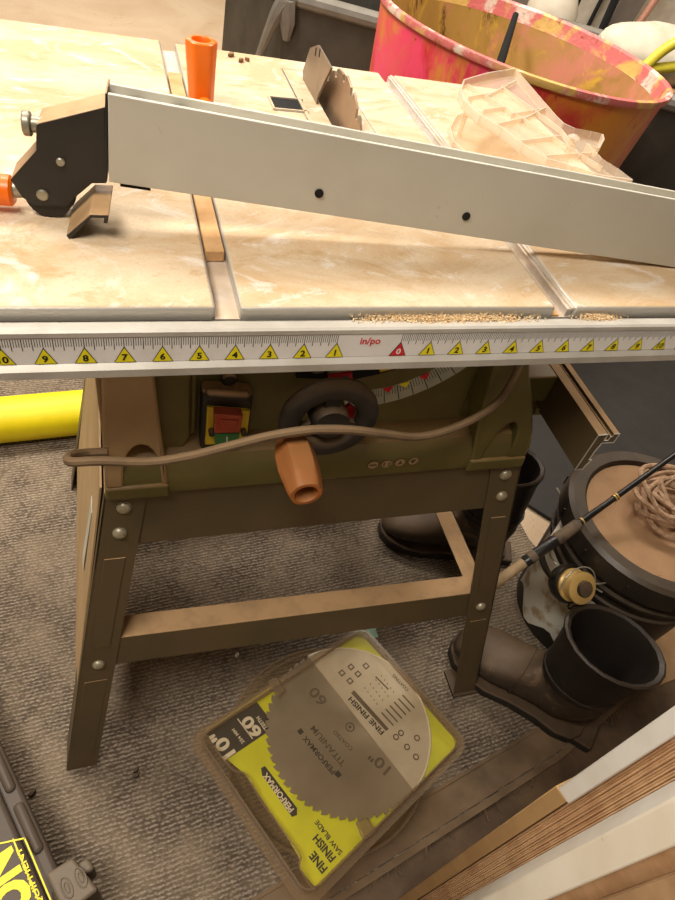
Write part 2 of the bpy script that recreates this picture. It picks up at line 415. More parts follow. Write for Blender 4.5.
# frame under the slabs with the two slot floors
b = MB()
b.lo((-.20, .03, T - .04), (-.18, .50, T - TH - .0005), 'stand'); b.lo((.18, .03, T - .04), (.20, .50, T - TH - .0005), 'stand')
b.lo((-.325, .010, T - .034), (.325, .022, T - TH - .0005), 'stand'); b.lo((-.325, .49, T - .034), (.325, .505, T - TH - .0005), 'stand')
b.build('table_frame', saw)
for x0, x1, y1 in ((XL1, XL2, .55), (XR1, XR2, .523)):
    b = MB(); b.lo((x0 - .004, .001, T - TH - .004), (x1 + .004, y1, T - TH + .003), 'slot')
    if x0 > 0:
        b.lo((x1 - .006, .002, T - TH + .003), (x1 - .0005, y1, T - .003), 'slot'); b.lo((x1 - .0035, .001, T - .0032), (x1 - .0003, y1, T - .0012), 'slot')
        b.lo((x0 + .0005, .002, T - TH + .003), (x0 + .008, .17, T - TH + .0045), 'slotdust')
    b.build('miter_slot', saw)
# throat insert with finger hole tab
b = MB()
sx0, sx1 = .030, .056
b.lo((ix0 + .0012, iy0 + .001, T - .004), (sx0, iy1 - .001, T - .0006), 'table'); b.lo((sx1, iy0 + .001, T - .004), (ix1 - .0012, iy1 - .001, T - .0006), 'table')
b.lo((sx0, iy1 - .03, T - .004), (sx1, iy1 - .001, T - .0006), 'table')
b.build('throat_insert', saw, bevel=.0006)
b = MB(); b.lo((ix0, iy0, T - .06), (ix1, iy1, T - .05), 'black'); b.build('throat_well', saw)
# framed finger hole left of the insert
hq = [Zp(262, 97, T), Zp(301, 99, T), Zp(309, 112, T), Zp(262, 110, T)]
cx = sum((p.x for p in hq)) / 4; b = MB()
hx0, hx1, hy0, hy1 = -.030, .003, .366, .398
b.lo((hx0, hy0, T - .001), (hx1, hy1, T + .0004), 'black')
for q in (((hx0 - .002, hy0 - .002), (hx1 + .006, hy0)), ((hx0 - .002, hy1), (hx1 + .006, hy1 + .002)), ((hx0 - .002, hy0), (hx0, hy1)), ((hx1, hy0 - .03), (hx1 + .0035, hy1))):
    b.lo((*q[0], T), (*q[1], T + .0022), 'table')
b.build('finger_hole', saw)
# blade
def blade_profile(r, n, depth, hook=.35):
    pts = []
    for i in range(n):
        a = 2 * PI * i / n; st = 2 * PI / n
        for f, k in ((0, 1), (.20, 1 - .006), (.45, 1 - .014), (.64, 1 - .022), (.70, 1 - depth * .8), (.80, 1 - depth), (.90, 1 - depth * .9), (.97, 1 - depth * .4)):
            pts.append((r * k * math.cos(a + f * st), r * k * math.sin(a + f * st)))
    return pts
bx, by, bz = .040, .345, T - .078
b = MB(); b.prism([(by + p, bz + q) for p, q in blade_profile(.127, 24, .075)], YZ(bx), -.0013, .0013, 'blade')
sb = b.build('saw_blade', saw)
for i in range(24):
    b = MB(); a = 2 * PI * (i + .02) / 24; R = Matrix.Rotation(a, 3, 'X'); b.box(Vector((bx, by, bz)) + R @ Vector((0, .1245, 0)), (.0036, .0035, .006), 'zinc', R); b.build('carbide_tip', sb)
# riving knife
kx = .026; KP = [Xp(px, py, kx) for px, py in ((306, 118), (303, 92), (304, 70), (311, 48), (319, 45), (332, 68), (325, 82), (318, 98), (316, 118))]
b = MB(); b.prism([(p.y, p.z) for p in KP], YZ(kx), -.0012, .0012, 'steel')
for px in (317, 321): 
    p = Xp(px, 50 + (px - 317) * .3, kx); b.box(p + Vector((-.0013, 0, -.002)), (.0006, .003, .008), 'black')
b.build('riving_knife', saw)

# front rail with measuring scale
RX0, RX1 = -.40, .40
RPF = [(-.004, -.0085), (-.0165, -.0055), (-.0188, -.0065), (-.0190, -.0100), (-.0182, -.0105), (-.0182, -.0325), (-.0195, -.0335), (-.0225, -.036), (-.0225, -.0425), (-.0205, -.0440), (-.004, -.044)]
b = MB(); b.prism([(y, T + z) for y, z in RPF], YZ(0), RX0, RX1, 'rail'); b.build('front_rail', saw)
ZT0, ZB0 = T - .0108, T - .0322
def rul(dy): return lambda x, z: (x, -.0182 - dy, z)
b = MB(); f = rul(.0003); b.poly([f(RX0, ZB0), f(RX1, ZB0), f(RX1, ZT0), f(RX0, ZT0)], 'white')
f = rul(.0005)
D = 1.0488
def tick(x, l, w): b.poly([f(x - w / 2, ZT0 - l), f(x + w / 2, ZT0 - l), f(x + w / 2, ZT0 - .0002), f(x - w / 2, ZT0 - .0002)], 'black')
def scale_side(org, sgn, lo, hi):
    for i in range(lo * 16, hi * 16 + 1):
        x = (org + sgn * i / 16) * IN
        if abs(x) > .39: continue
        tick(x, .0098 if i % 16 == 0 else (.0100 if i % 4 == 0 else .0068), .00038 if i % 4 else .0005)
scale_side(-D, -1, 1, 14); scale_side(0, 1, 0, 15)
rs = b.build('ruler_scale', saw, smooth=0)
def tri(x, num, m, ink):
    b = MB(); za, zb = T - .0192, ZB0 + .0006; w = .0066
    f1, f2, f3 = rul(.0006), rul(.0008), rul(.0010)
    b.poly([f1(x - w - .0007, zb - .0004), f1(x + w + .0007, zb - .0004), f1(x, za + .0012)], 'black')
    b.poly([f2(x - w, zb), f2(x + w, zb), f2(x, za)], m)
    b.text(num, lambda a, c: f3(x + a, zb + .0042 + c), 1, ink, .03, height=.0058)
    b.build('scale_marker', rs, smooth=0)
for n in range(1, 15): tri((-D - n) * IN, str(n), 'yellow', 'black')
tri(0, '0', 'red', 'white')
for n in range(1, 15): tri(n * IN, str(n), 'yellow', 'black')
b = MB(); f = rul(.0006); b.text('in/po', lambda a, c: f(-.0255 + a, T - .0178 + c), 1, 'red', .02, width=.0165, height=.0085); b.build('unit_mark', rs, smooth=0)

# housing -----------------------------------------------------------
b = MB(); G = 'green_body'; TB = 'tan_body'
b.lo((-.20, .072, .55), (.150, .42, .775), G)                               # main recessed panel
b.prism([(.046, .533), (.044, .566), (.052, .583), (.074, .595), (.43, .595), (.43, .533)], YZ(0), -.232, .243, G)
b.prism([(-.158, .58), (-.150, .60), (-.150, .775), (-.185, .775), (-.185, .58)], XZ(.060), 0, .02, G)   # green rebate beside the left pillar
b.prism([(-.1505, .595), (-.143, .60), (-.143, .775), (-.1505, .775)], XZ(.066), 0, .01, G)
b.build('housing', saw, bevel=.003)
def arch(cx, z0, w, h, n=10): return [(cx + w * math.cos(PI * i / n) * (1 if True else 1), z0 + h * math.sin(PI * i / n) ** .75) for i in range(n + 1)]
def pillar(outer_l, outer_r, cx, z0, w, h, m):
    a = arch(cx, z0, w, h)            # right to left
    pts = outer_r + outer_l + [(p, q) for p, q in reversed(a)]
    return pts
b = MB()
a = arch(-.197, .552, .018, .060)
P = [(-.233, .552)] + [(p, q) for p, q in reversed(a)] + [(-.172, .552), (-.178, .62), (-.183, .70), (-.183, .775), (-.218, .775), (-.227, .66)]
b.prism(P, XZ(.042), 0, .034, TB)
b.prism([(-.234, .533), (-.171, .533), (-.172, .552), (-.233, .552)], XZ(.041), 0, .035, G)
b.lo((-.232, .074, .533), (-.20, .43, .775), TB)
b.build('corner_pillar', saw, bevel=.003)
b = MB()
a = arch(.199, .552, .017, .060)
P = [(.168, .552)] + [(p, q) for p, q in reversed(a)] + [(.242, .552), (.232, .595), (.212, .64), (.190, .68), (.172, .72), (.165, .775), (.135, .775), (.142, .70), (.154, .62)]
b.prism(P, XZ(.042), 0, .034, G)
b.prism([(.167, .533), (.244, .533), (.242, .552), (.168, .552)], XZ(.041), 0, .035, G)
b.lo((.140, .074, .533), (.19, .43, .62), G)
b.build('corner_pillar', saw, bevel=.003)
for cx in (-.196, .199):
    b = MB(); b.lathe([(.0085, 0), (.0085, .0015), (.0062, .0016), (.0062, .006), (.005, .007)], (cx, .056, .5525), 'stand', 6); b.build('mounting_bolt', saw)
# bolt above the switch
b = MB(); b.lathe([(.0075, 0), (.0075, .003), (.0062, .0045), (.003, .005)], Yp(229, 378, .070), 'blackmetal', 20, axis=(0, -1, 0)); b.lathe([(.0045, .0045), (.0045, .0062), (.003, .0066)], Yp(229, 378, .070), 'darkdust', 6, axis=(0, -1, 0)); b.build('panel_bolt', saw)
# power switch
def PP(pts, y): return [(q.x, q.z) for q in (Yp(px, py, y) for px, py in pts)]
sw = MB(); sw.prism(PP(((202, 391), (254, 394), (248, 449), (200, 451)), .056), XZ(.056), 0, .018, 'blackmetal')
sw.prism(PP(((206, 393), (252, 396), (250.5, 404), (206, 402)), .051), XZ(.051), 0, .01, 'blackmetal')
swo = sw.build('power_switch', saw, bevel=.004)
b = MB(); b.prism(PP(((207.5, 408), (250.5, 411), (246, 443), (205, 445)), .0525), XZ(.0525), 0, .006, 'tyellow'); b.build('switch_plate', swo, bevel=.001, label='yellow switch plate')
b = MB(); b.prism(PP(((214.5, 414), (243, 416), (240, 433), (214, 433.5)), .044), XZ(.044), 0, .011, 'redclear'); b.prism(PP(((220, 420), (239, 421), (236, 430), (222, 430.5)), .0425), XZ(.0425), 0, .002, 'redclear'); b.build('stop_paddle', swo, bevel=.003, label='red stop paddle')
b = MB(); b.prism(PP(((214.5, 434), (240, 433.5), (237.5, 446.5), (215.5, 447.5)), .0455), XZ(.0455), 0, .009, 'greenbtn'); 
b.prism(PP(((226.6, 437), (227.9, 437), (227.5, 443), (226.3, 443)), .0450), XZ(.0450), 0, .001, 'inkwhite'); b.build('start_button', swo, bevel=.0012, label='green start button')
for px in (211.5, 243.5):
    q = Yp(px, 431, .051); b = MB(); b.cyl(q + Vector((0, .002, 0)), q - Vector((0, .005, 0)), .003, 'darkdust', 10); b.build('hinge_pin', swo)
# tilt scale
SY = .0705
_c = [Yp(px, py, SY) for px, py in ((353, 405), (376, 405), (415, 394), (440, 383), (462, 370))]
def circ3(p, q, r):
    import numpy as np
    A = np.array([[2 * v.x, 2 * v.z, 1] for v in (p, q, r)]); bb = np.array([v.x ** 2 + v.z ** 2 for v in (p, q, r)])
    s_ = np.linalg.solve(A, bb); return s_[0], s_[1], math.sqrt(s_[2] + s_[0] ** 2 + s_[1] ** 2)
_x, _z, RO = circ3(_c[1], _c[2], _c[4])
TC = Vector((_x, 0, _z)); RI = RO - .024; b = MB()
def arcpt(r, a, y): return (TC.x + r * math.cos(a), y, TC.z + r * math.sin(a))
A0, A1 = math.radians(-100), math.radians(-28); NA = 28
def arcband(r0, r1, y0, y1, m, bb, a0=A0, a1=A1):
    rings = []
    for i in range(NA + 1):
        a = a0 + (a1 - a0) * i / NA; rings.append([arcpt(r0, a, y0), arcpt(r1, a, y0), arcpt(r1, a, y1), arcpt(r0, a, y1)])
    bb.ring_loft(rings, m)
arcband(RI, RO, SY, SY + .003, 'scale', b)
for i in range(0, 61):
    a = A0 + (A1 - A0) * (i + 1) / 63; l = .012 if i % 5 else .022
    d = (.0003 if i % 5 else .0005) / RO; y = SY - .0003; r = RI + .001
    b.poly([arcpt(r, a - d, y), arcpt(r + l, a - d, y), arcpt(r + l, a + d, y), arcpt(r, a + d, y)], 'black')
ts = b.build('tilt_scale', saw, smooth=0)
for (px, py), m in (((388, 386), 'red'), ((404, 379), 'yellow'), ((423, 371), 'red')):
    q = Yp(px, py, SY) ; a = math.atan2(q.z - TC.z, q.x - TC.x); b = MB(); w_ = .0075 / RO; b.poly([arcpt(RI + .001, a - w_, SY - .0006), arcpt(RI + .001, a + w_, SY - .0006), arcpt(RI + .0095, a, SY - .0006)], m); b.build('scale_marker', ts, smooth=0, label=('red' if m == 'red' else 'yellow') + ' triangle marker')
b = MB(); arcband(RI - .022, RI - .0015, SY - .002, SY + .003, G, b); b.build('tilt_slot', saw)
b = MB(); b.prism(PP(((296, 362), (386, 362), (380, 374), (352, 380), (296, 378)), .066), XZ(.066), 0, .004, 'black'); b.build('tilt_opening', saw, label='dark opening behind the rack')
b = MB(); n = 9; TP = [(313, 370), (324, 369.5), (324, 373), (313, 374)]
b.prism(PP(TP, .062), XZ(.062), 0, .003, 'zinc'); 
b.prism(PP([(328, 374)] + [(329 + 34 * (i + .5 * (j % 2)) / n, (368.5 if j % 2 else 371.0) - i * .35) for i in range(n) for j in (0, 1)] + [(366, 369)], .061), XZ(.061), 0, .003, 'zinc'); b.build('gear_rack', saw)
b = MB(); b.prism(PP(((328, 375), (352, 373), (353, 381), (330, 383)), .060), XZ(.060), 0, .004, 'red'); q = Yp(346, 378, .060); b.cyl(q, q - Vector((0, .004, 0)), .0035, 'zinc', 12); b.build('tilt_pointer', saw, label='red tilt pointer bracket')
b = MB(); b.prism(PP(((380, 366), (396, 358), (398, 368), (380, 372)), .0615), XZ(.0615), 0, .003, 'tyellow'); b.build('warning_plate', saw, label='yellow plate behind the tilt slot')
# handwheel
HC = Yp(329, 418, .012); b = MB()
pr = [(.0365 + .0105 * math.cos(t), .0095 * math.sin(t)) for t in [2 * PI * i / 14 for i in range(15)]]
b.lathe(pr, HC, 'darkdust', 40, axis=(0, -1, 0), caps=(False, False))
b.lathe([(.0, .010), (.016, .010), (.018, .006), (.018, -.03), (0, -.03)], HC, 'darkdust', 24, axis=(0, -1, 0), caps=(False, False))
for k in range(3):
    a = 2 * PI * k / 3 + .5; R = Matrix.Rotation(a, 3, 'Y'); b.box(HC + R @ Vector((.024, 0, 0)), (.026, .007, .014), 'darkdust', R)
b.prism(PP(((346, 408), (350, 405), (356, 410), (351, 423)), .02), XZ(.02), 0, .004, 'red')
hw = b.build('handwheel', saw)
HH = Yp(293, 446, -.004); b = MB()
n = 24
def hg(r, y, amp=.07): return [HH + Vector((r * (1 + amp * math.cos(6 * 2 * PI * j / n)) * math.cos(2 * PI * j / n), y, r * (1 + amp * math.cos(6 * 2 * PI * j / n)) * math.sin(2 * PI * j / n))) for j in range(n)]
b.ring_loft([hg(.010, .010), hg(.0145, .004), hg(.0175, -.012), hg(.0178, -.028), hg(.0150, -.052), hg(.0138, -.056, .02), hg(.0105, -.056, 0), hg(.0095, -.050, 0), hg(.0095, -.036, 0)], 'orange_dust', True, True)
b.build('crank_handle', hw, label='dusty orange crank handle, open ended')
# safety icon sticker
for k, (px, py) in enumerate(((373, 465), (386.5, 464), (400, 462.5), (413.5, 461))):
    q = Yp(px, py, .0435); x, z = q.x, q.z; b = MB()
    b.lathe([(.0066, 0), (.0066, .0003)], (x, .0437, z), 'inkdim', 20, axis=(0, -1, 0)); b.lathe([(.0058, .0004), (.0058, .0005)], (x, .0437, z), 'tan_body', 20, axis=(0, -1, 0))
    yy = .0430
    if k == 0: b.lo((x - .004, yy, z - .0012), (x + .004, yy + .0002, z + .0012), 'inkdim')
    elif k == 1:
        for q in (-.003, .003): b.lo((x + q - .001, yy, z - .003), (x + q + .001, yy + .0002, z + .003), 'inkdim')
    elif k == 2: b.prism([(x - .003, z - .003), (x + .003, z - .002), (x, z + .004)], XZ(yy), 0, .0002, 'inkdim')
    else: b.prism([(x - .004, z), (x, z - .004), (x + .002, z + .001), (x + .003, z + .003), (x - .002, z + .003)], XZ(yy), 0, .0002, 'inkdim')
    b.build('safety_pictogram', saw, smooth=0)
# power cord
b = MB()
ctrl = [(108, 452, .03), (88, 453, .03), (72, 455, .02), (68, 459, .01), (73, 462, .0), (100, 461, -.004), (150, 462, -.004), (190, 456, -.006), (230, 446, -.010), (270, 436, -.014), (310, 430, -.014), (350, 430, -.012), (385, 434, -.006), (415, 437, .004), (445, 431, .012), (475, 418, .018), (498, 402, .022), (512, 382, .026), (520, 365, .04)]
cp = [Yp(*c) for c in ctrl]
def smooth_path(P, k=5):
    out = []
    for i in range(len(P) - 1):
        p0, p1, p2, p3 = P[max(i - 1, 0)], P[i], P[i + 1], P[min(i + 2, len(P) - 1)]
        for j in range(k):
            t = j / k; out.append(.5 * ((2 * p1) + (p2 - p0) * t + (2 * p0 - 5 * p1 + 4 * p2 - p3) * t * t + (3 * p1 - p0 - 3 * p2 + p3) * t ** 3))
    return out + [P[-1]]
b.tube(smooth_path(cp), .0042, 'cord', 10); b.build('power_cord', saw)
# stand -----------------------------------------------------------
ZT_, XC = .532, .007
def legx(z, inner=0): return .242 + (.337 - .242) * (ZT_ - z) / ZT_ - inner
def legyf(z): return .050 - .085 * (ZT_ - z) / ZT_
def legyb(z): return .450 + .085 * (ZT_ - z) / ZT_
def V(sx, x, y, z): return Vector((XC + sx * x, y, z))
W = .042
for sy in (0, 1):
    for sx in (-1, 1):
        yf = legyb if sy else legyf; iy = -1 if sy else 1; b = MB()
        b.slab([V(sx, legx(.0), yf(0), 0), V(sx, legx(0, W), yf(0), 0), V(sx, legx(ZT_, W), yf(ZT_), ZT_), V(sx, legx(ZT_), yf(ZT_), ZT_)], (0, .0025 * iy, 0), 'stand')
        b.slab([V(sx, legx(0), yf(0), 0), V(sx, legx(0), yf(0) + iy * .040, 0), V(sx, legx(ZT_), yf(ZT_) + iy * .040, ZT_), V(sx, legx(ZT_), yf(ZT_), ZT_)], (-sx * .0025, 0, 0), 'stand')
        # pressed stiffening panel
        z0, z1 = .285, .44
        if sy == 0:
            b.slab([V(sx, legx(z0, .009), yf(z0), z0), V(sx, legx(z0, .031), yf(z0), z0), V(sx, legx(z1, .031), yf(z1), z1), V(sx, legx(z1, .009), yf(z1), z1)], (0, -.0012, 0), 'stand')
            z0, z1 = .02, .215
            b.slab([V(sx, legx(z0, .007), yf(z0), z0), V(sx, legx(z0, .035), yf(z0), z0), V(sx, legx(z1, .035), yf(z1), z1), V(sx, legx(z1, .007), yf(z1), z1)], (0, -.0006, 0), 'stand')
        lg = b.build('leg', saw, bevel=.0015)
        if sy == 0:
            for z, i in ((.514, .021), (.478, .021), (.250, .021)):
                b = MB(); b.lathe([(.0078, -.001), (.0078, .001), (.0068, .0032), (.004, .005), (.0015, .0055)], V(sx, legx(z, i), yf(z), z), 'bolt', 16, axis=(0, -1, .1)); b.build('bolt', lg)
            if sx == 1:
                b = MB(); b.lo((V(sx, legx(0), 0, 0).x - .045, yf(0) - .004, 0), (V(sx, legx(0), 0, 0).x + .003, yf(0) + .043, .005), 'sole'); b.build('foot_pad', lg)
# aprons: front, back, two sides
for sy in (0, 1):
    yf = legyb if sy else legyf; s_ = -1 if sy else 1; z0, z1 = .455, .531
    b = MB(); b.slab([V(-1, legx(z0, .004), yf(z0) + s_ * .003, z0), V(1, legx(z0, .004), yf(z0) + s_ * .003, z0), V(1, legx(z1, .004), yf(z1) + s_ * .003, z1), V(-1, legx(z1, .004), yf(z1) + s_ * .003, z1)], (0, s_ * .002, 0), 'stand')
    b.slab([V(-1, legx(z1, .004), yf(z1) + s_ * .005, z1), V(1, legx(z1, .004), yf(z1) + s_ * .005, z1), V(1, legx(z1, .004), yf(z1) + s_ * .03, z1), V(-1, legx(z1, .004), yf(z1) + s_ * .03, z1)], (0, 0, -.002), 'stand')
    b.build('apron', saw, bevel=.0008)
    z0, z1 = .233, .287; b = MB(); dz = Vector((0, 0, .010))
    b.slab([dz + V(-1, legx(z0, .004), yf(z0) + s_ * .003, z0), -dz + V(1, legx(z0, .004), yf(z0) + s_ * .003, z0), -dz + V(1, legx(z1, .004), yf(z1) + s_ * .003, z1), dz + V(-1, legx(z1, .004), yf(z1) + s_ * .003, z1)], (0, s_ * .002, 0), 'stand')
    b.slab([dz + V(-1, legx(z1, .004), yf(z1) + s_ * .003, z1), -dz + V(1, legx(z1, .004), yf(z1) + s_ * .003, z1), -dz + V(1, legx(z1, .006), yf(z1) + s_ * .032, z1 + .002), dz + V(-1, legx(z1, .006), yf(z1) + s_ * .032, z1 + .002)], (0, 0, -.002), 'stand')
    b.build('stretcher', saw, bevel=.0008)
for sx in (-1, 1):
    z0, z1 = .455, .531; b = MB()
    b.slab([V(sx, legx(z0, .004), legyf(z0) + .01, z0), V(sx, legx(z0, .004), legyb(z0) - .01, z0), V(sx, legx(z1, .004), legyb(z1) - .01, z1), V(sx, legx(z1, .004), legyf(z1) + .01, z1)], (-sx * .002, 0, 0), 'stand'); b.build('apron', saw)
    z0, z1 = .215, .262; b = MB()
    b.slab([V(sx, legx(z0, .003), legyf(z0) + .006, z0), V(sx, legx(z0, .003), legyb(z0) - .006, z0), V(sx, legx(z1, .003), legyb(z1) - .006, z1), V(sx, legx(z1, .003), legyf(z1) + .006, z1)], (-sx * .002, 0, 0), 'stand')
    b.slab([V(sx, legx(z1, .003), legyf(z1) + .006, z1), V(sx, legx(z1, .003), legyb(z1) - .006, z1), V(sx, legx(z1, .034), legyb(z1) - .006, z1), V(sx, legx(z1, .034), legyf(z1) + .006, z1)], (0, 0, -.002), 'stand'); b.build('stretcher', saw)
b = MB(); z0, z1 = .15, .531
b.slab([V(-1, legx(z0, .0005), legyf(z0) + .012, z0), V(-1, legx(z0, .0005), legyb(z0) - .07, z0), V(-1, legx(z1, -.004), legyb(z1) - .03, z1), V(-1, legx(z1, -.004), legyf(z1) + .012, z1)], (.002, 0, 0), 'tan_body')
q = [V(-1, legx(z, -.0030), y, z) for z, y in ((.32, .10), (.32, .125), (.44, .125), (.44, .10))]; b.slab(q, (-.0006, 0, 0), 'scale'); b.build('side_panel', saw, label='dust coated side panel')
# storage bracket on the right side
b = MB(); b.lo((.18, .10, .585), (.282, .125, .625), G); b.lo((.276, .10, .560), (.3, .125, .572), G); b.build('storage_bracket', saw, bevel=.002)
b = MB(); b.lo((.18, .34, .585), (.282, .365, .625), G); b.lo((.276, .34, .560), (.3, .365, .572), G); b.build('storage_bracket', saw, bevel=.002)
# ================================================================== stored aluminium extrusion
exo = thing('aluminium_rail', (.297, .25, .572), 'dusty aluminium fence rail extrusion hung along the right side of the saw', 'metal rail')
ex = MB(); X0, Z0 = .281, .5680
prof = [(0, 0), (.010, 0), (.010, .004), (.014, .016), (.010, .016), (.010, .030), (.012, .044), (.028, .044), (.028, .058), (.0205, .058), (.0205, .054), (.018, .054), (.018, .048), (.0125, .048), (.0125, .054), (.0125, .058), (0, .058)]
ex.prism([(X0 + a, Z0 + c) for a, c in prof], XZ(.004), 0, .46, 'stand')
ex.build('rail_profile', exo)
e2 = MB(); e2.tube([(X0 + a, .0037, Z0 + c) for a, c in prof], .0007, 'rail', 6, closed=True); e2.build('cut_edge', exo, label='bright sawn end outline')

# ================================================================== RIP FENCE
u = Vector((.99592215, -.09021675, 0)); nn = Vector((.09021675, .99592215, 0)); W0 = Vector((-.254, .113, T))
pitch = math.atan2(.0325, .517)
def FR(s, h, d): return W0 + u * s + nn * d + Vector((0, 0, h))
def FB(s, h, d):  # along the bar: s from its left end, h from its lower edge
    c, q = math.cos(pitch), math.sin(pitch); return FR(.0465 + s * c + h * q, .0342 - s * q + h * c, d)
def fpx(px, py, d):
    q = pln(px, py, W0 + nn * d, nn) - W0; return (q.dot(u), q.z)
fence = thing('rip_fence', FR(.25, 0, .01), 'long grey aluminium rip fence with black clamp head lying askew across the table', 'rip fence')
BH, BL, BD = .0625, .545, .0195
b = MB(); b.prism([(0, 0), (0, BH), (.0032, BH), (.0032, BH - .007), (BD - .0028, BH - .007), (BD - .0028, BH + .0005), (BD, BH + .0005), (BD, 0)], lambda d, h, s: FB(s, h, d), 0, BL, 'fence')
bar = b.build('fence_bar', fence, bevel=.0006)
for px, py in ((319, 193), (466, 216)):
    s, h = fpx(px, py, 0); c = FR(s, h, -.0004); b = MB(); b.lathe([(.0036, 0), (.0036, .0008)], c, 'black', 20, axis=-nn); b.build('bolt_hole', bar)
for px, py in ((131, 96), (174, 104)):
    q = pln(px, py, FB(.02, BH - .006, .01), (0, 0, 1)); b = MB(); dd = (q - FB(0, 0, 0)).dot(u); c = FB(dd, BH - .007, .0105)
    b.lathe([(.0062, 0), (.0062, .0016), (.0046, .0030), (.0022, .0026)], c, 'zinc', 20, axis=(0, 0, 1), caps=(False, True)); b.build('screw', bar)
b = MB(); b.prism([(.008, 0), (.030, 0), (.030, -.003), (.008, -.003)], lambda s, h, d: FB(s, h, d), .002, .018, 'black'); b.build('glide_pad', bar)
HP = [fpx(*p, 0) for p in ((36, 125), (38, 123.5), (105, 107), (106, 184), (92, 184), (75, 198), (68, 207), (34, 206), (22, 198), (10, 180), (36, 151))]
b = MB(); b.prism(HP, FR, .0005, .027, 'blackmetal'); 
b.prism([fpx(*p, 0) for p in ((105, 107), (105, 93), (107, 93), (107, 183), (105, 183))], FR, 0, .027, 'blackmetal')
hd = b.build('clamp_head', fence, bevel=.0018, label='black steel clamp head')
for px, py, r in ((60.5, 162, .0030), (42.5, 195, .0042)):
    s, h = fpx(px, py, 0); b = MB(); b.lathe([(r, -.001), (r, .0008), (r * .8, .0014)], FR(s, h, 0), 'zinc', 20, axis=-nn); b.build('rivet', hd)
b = MB(); s, h = fpx(36, 125, .012); b.cyl(FR(s - .008, .0665, .010), FR(s - .0025, .0665, .010), .0082, 'zinc', 24); b.cyl(FR(s - .003, .0665, .010), FR(s + .006, .0665, .010), .0055, 'zinc', 16); b.build('adjusting_knob', hd, bevel=.001)
b = MB(); b.lathe([(.0168, .003), (.0168, .021), (.0150, .022)], FR(.002, .0170, 0), 'darkdust', 32, axis=nn); b.lathe([(.0195, .009), (.0195, .015)], FR(.002, .0195, 0), 'darkdust', 32, axis=nn); b.build('cam_wheel', hd)
jp = [fpx(66, 236, -.026), fpx(90, 214, -.026), fpx(109, 215, -.026), fpx(107.5, 224, -.026)]
b = MB(); th = .0032
jw = [jp[0], jp[1], jp[2], jp[3], (jp[3][0] - .003, jp[3][1]), (jp[2][0] - .0035, jp[2][1] - th), (jp[1][0] + .001, jp[1][1] - th), (jp[0][0] + .002, jp[0][1] - .003)]
b.prism(jw, FR, -.026, .02, 'blackmetal'); b.build('clamp_jaw', hd, bevel=.0008)
b = MB(); b.cyl(FR(-.024, .017, .010), FR(-.006, .019, .010), .0065, 'zinc', 18)
prs = [(.0090, -.029), (.0112, -.031), (.0114, -.055), (.0135, -.10), (.0125, -.135), (.009, -.140)]
b.tube([FR(x + .006, .0155, .010) for _, x in prs], [r for r, _ in prs], 'orange', 20); b.build('lock_handle', fence, label='orange locking handle')
b = MB(); p = pln(75, 100, FR(0, .030, .05), nn); b.prism([(.008, .066), (.048, .066), (.048, .0635), (.0105, .0635), (.0105, .045), (.008, .045)], FR, .027, .05, 'blackmetal'); b.build('rear_clip', hd)

# ================================================================== MITER GAUGE
mg = thing('miter_gauge', (-.132, .30, T - TH), 'miter gauge with upright orange grip, its bar in the left table slot', 'miter gauge')
b = MB(); b.lo((XL1 + .0012, .075, T - TH + .0035), (XL2 - .0012, .45, T - .0008), 'slotdust'); b.build('guide_bar', mg, bevel=.0008, label='dusty sliding bar')
b = MB(); n = 24; b.prism([(-.132 + .055 * math.cos(PI * i / n), .27 + .055 * math.sin(PI * i / n)) for i in range(n + 1)], XY(T), .0008, .007, 'steel'); b.lo((-.190, .262, T + .0008), (-.074, .272, T + .026), 'steel'); b.build('protractor_head', mg, bevel=.001)
gc = Yp(200, 100, .355); gt = Yp(201, 40, .355); b = MB(); n = 32
ax = (gt - gc)
def gr(r, t, amp=.045): 
    c = Vector((-.113, .345, T + .004)).lerp(Vector((-.1135, .352, gt.z + .0015)), t)
    return [c + Vector((r * (1 + amp * math.cos(6 * a)) * math.cos(a), r * (1 + amp * math.cos(6 * a)) * math.sin(a), 0)) for a in [2 * PI * j / n for j in range(n)]]
b.ring_loft([gr(.0115, 0), gr(.0125, .15), gr(.0138, .55), gr(.0152, .93), gr(.0150, .985), gr(.0138, 1, .03), gr(.0100, 1, 0), gr(.0090, .97, 0), gr(.0085, .80, 0)], 'orange'); b.build('grip', mg, label='orange ribbed hollow grip')
b = MB(); b.lathe([(.007, 0), (.007, .012), (.004, .015)], (-.113, .318, T + .007), 'orange', 16); b.build('pointer_knob', mg)

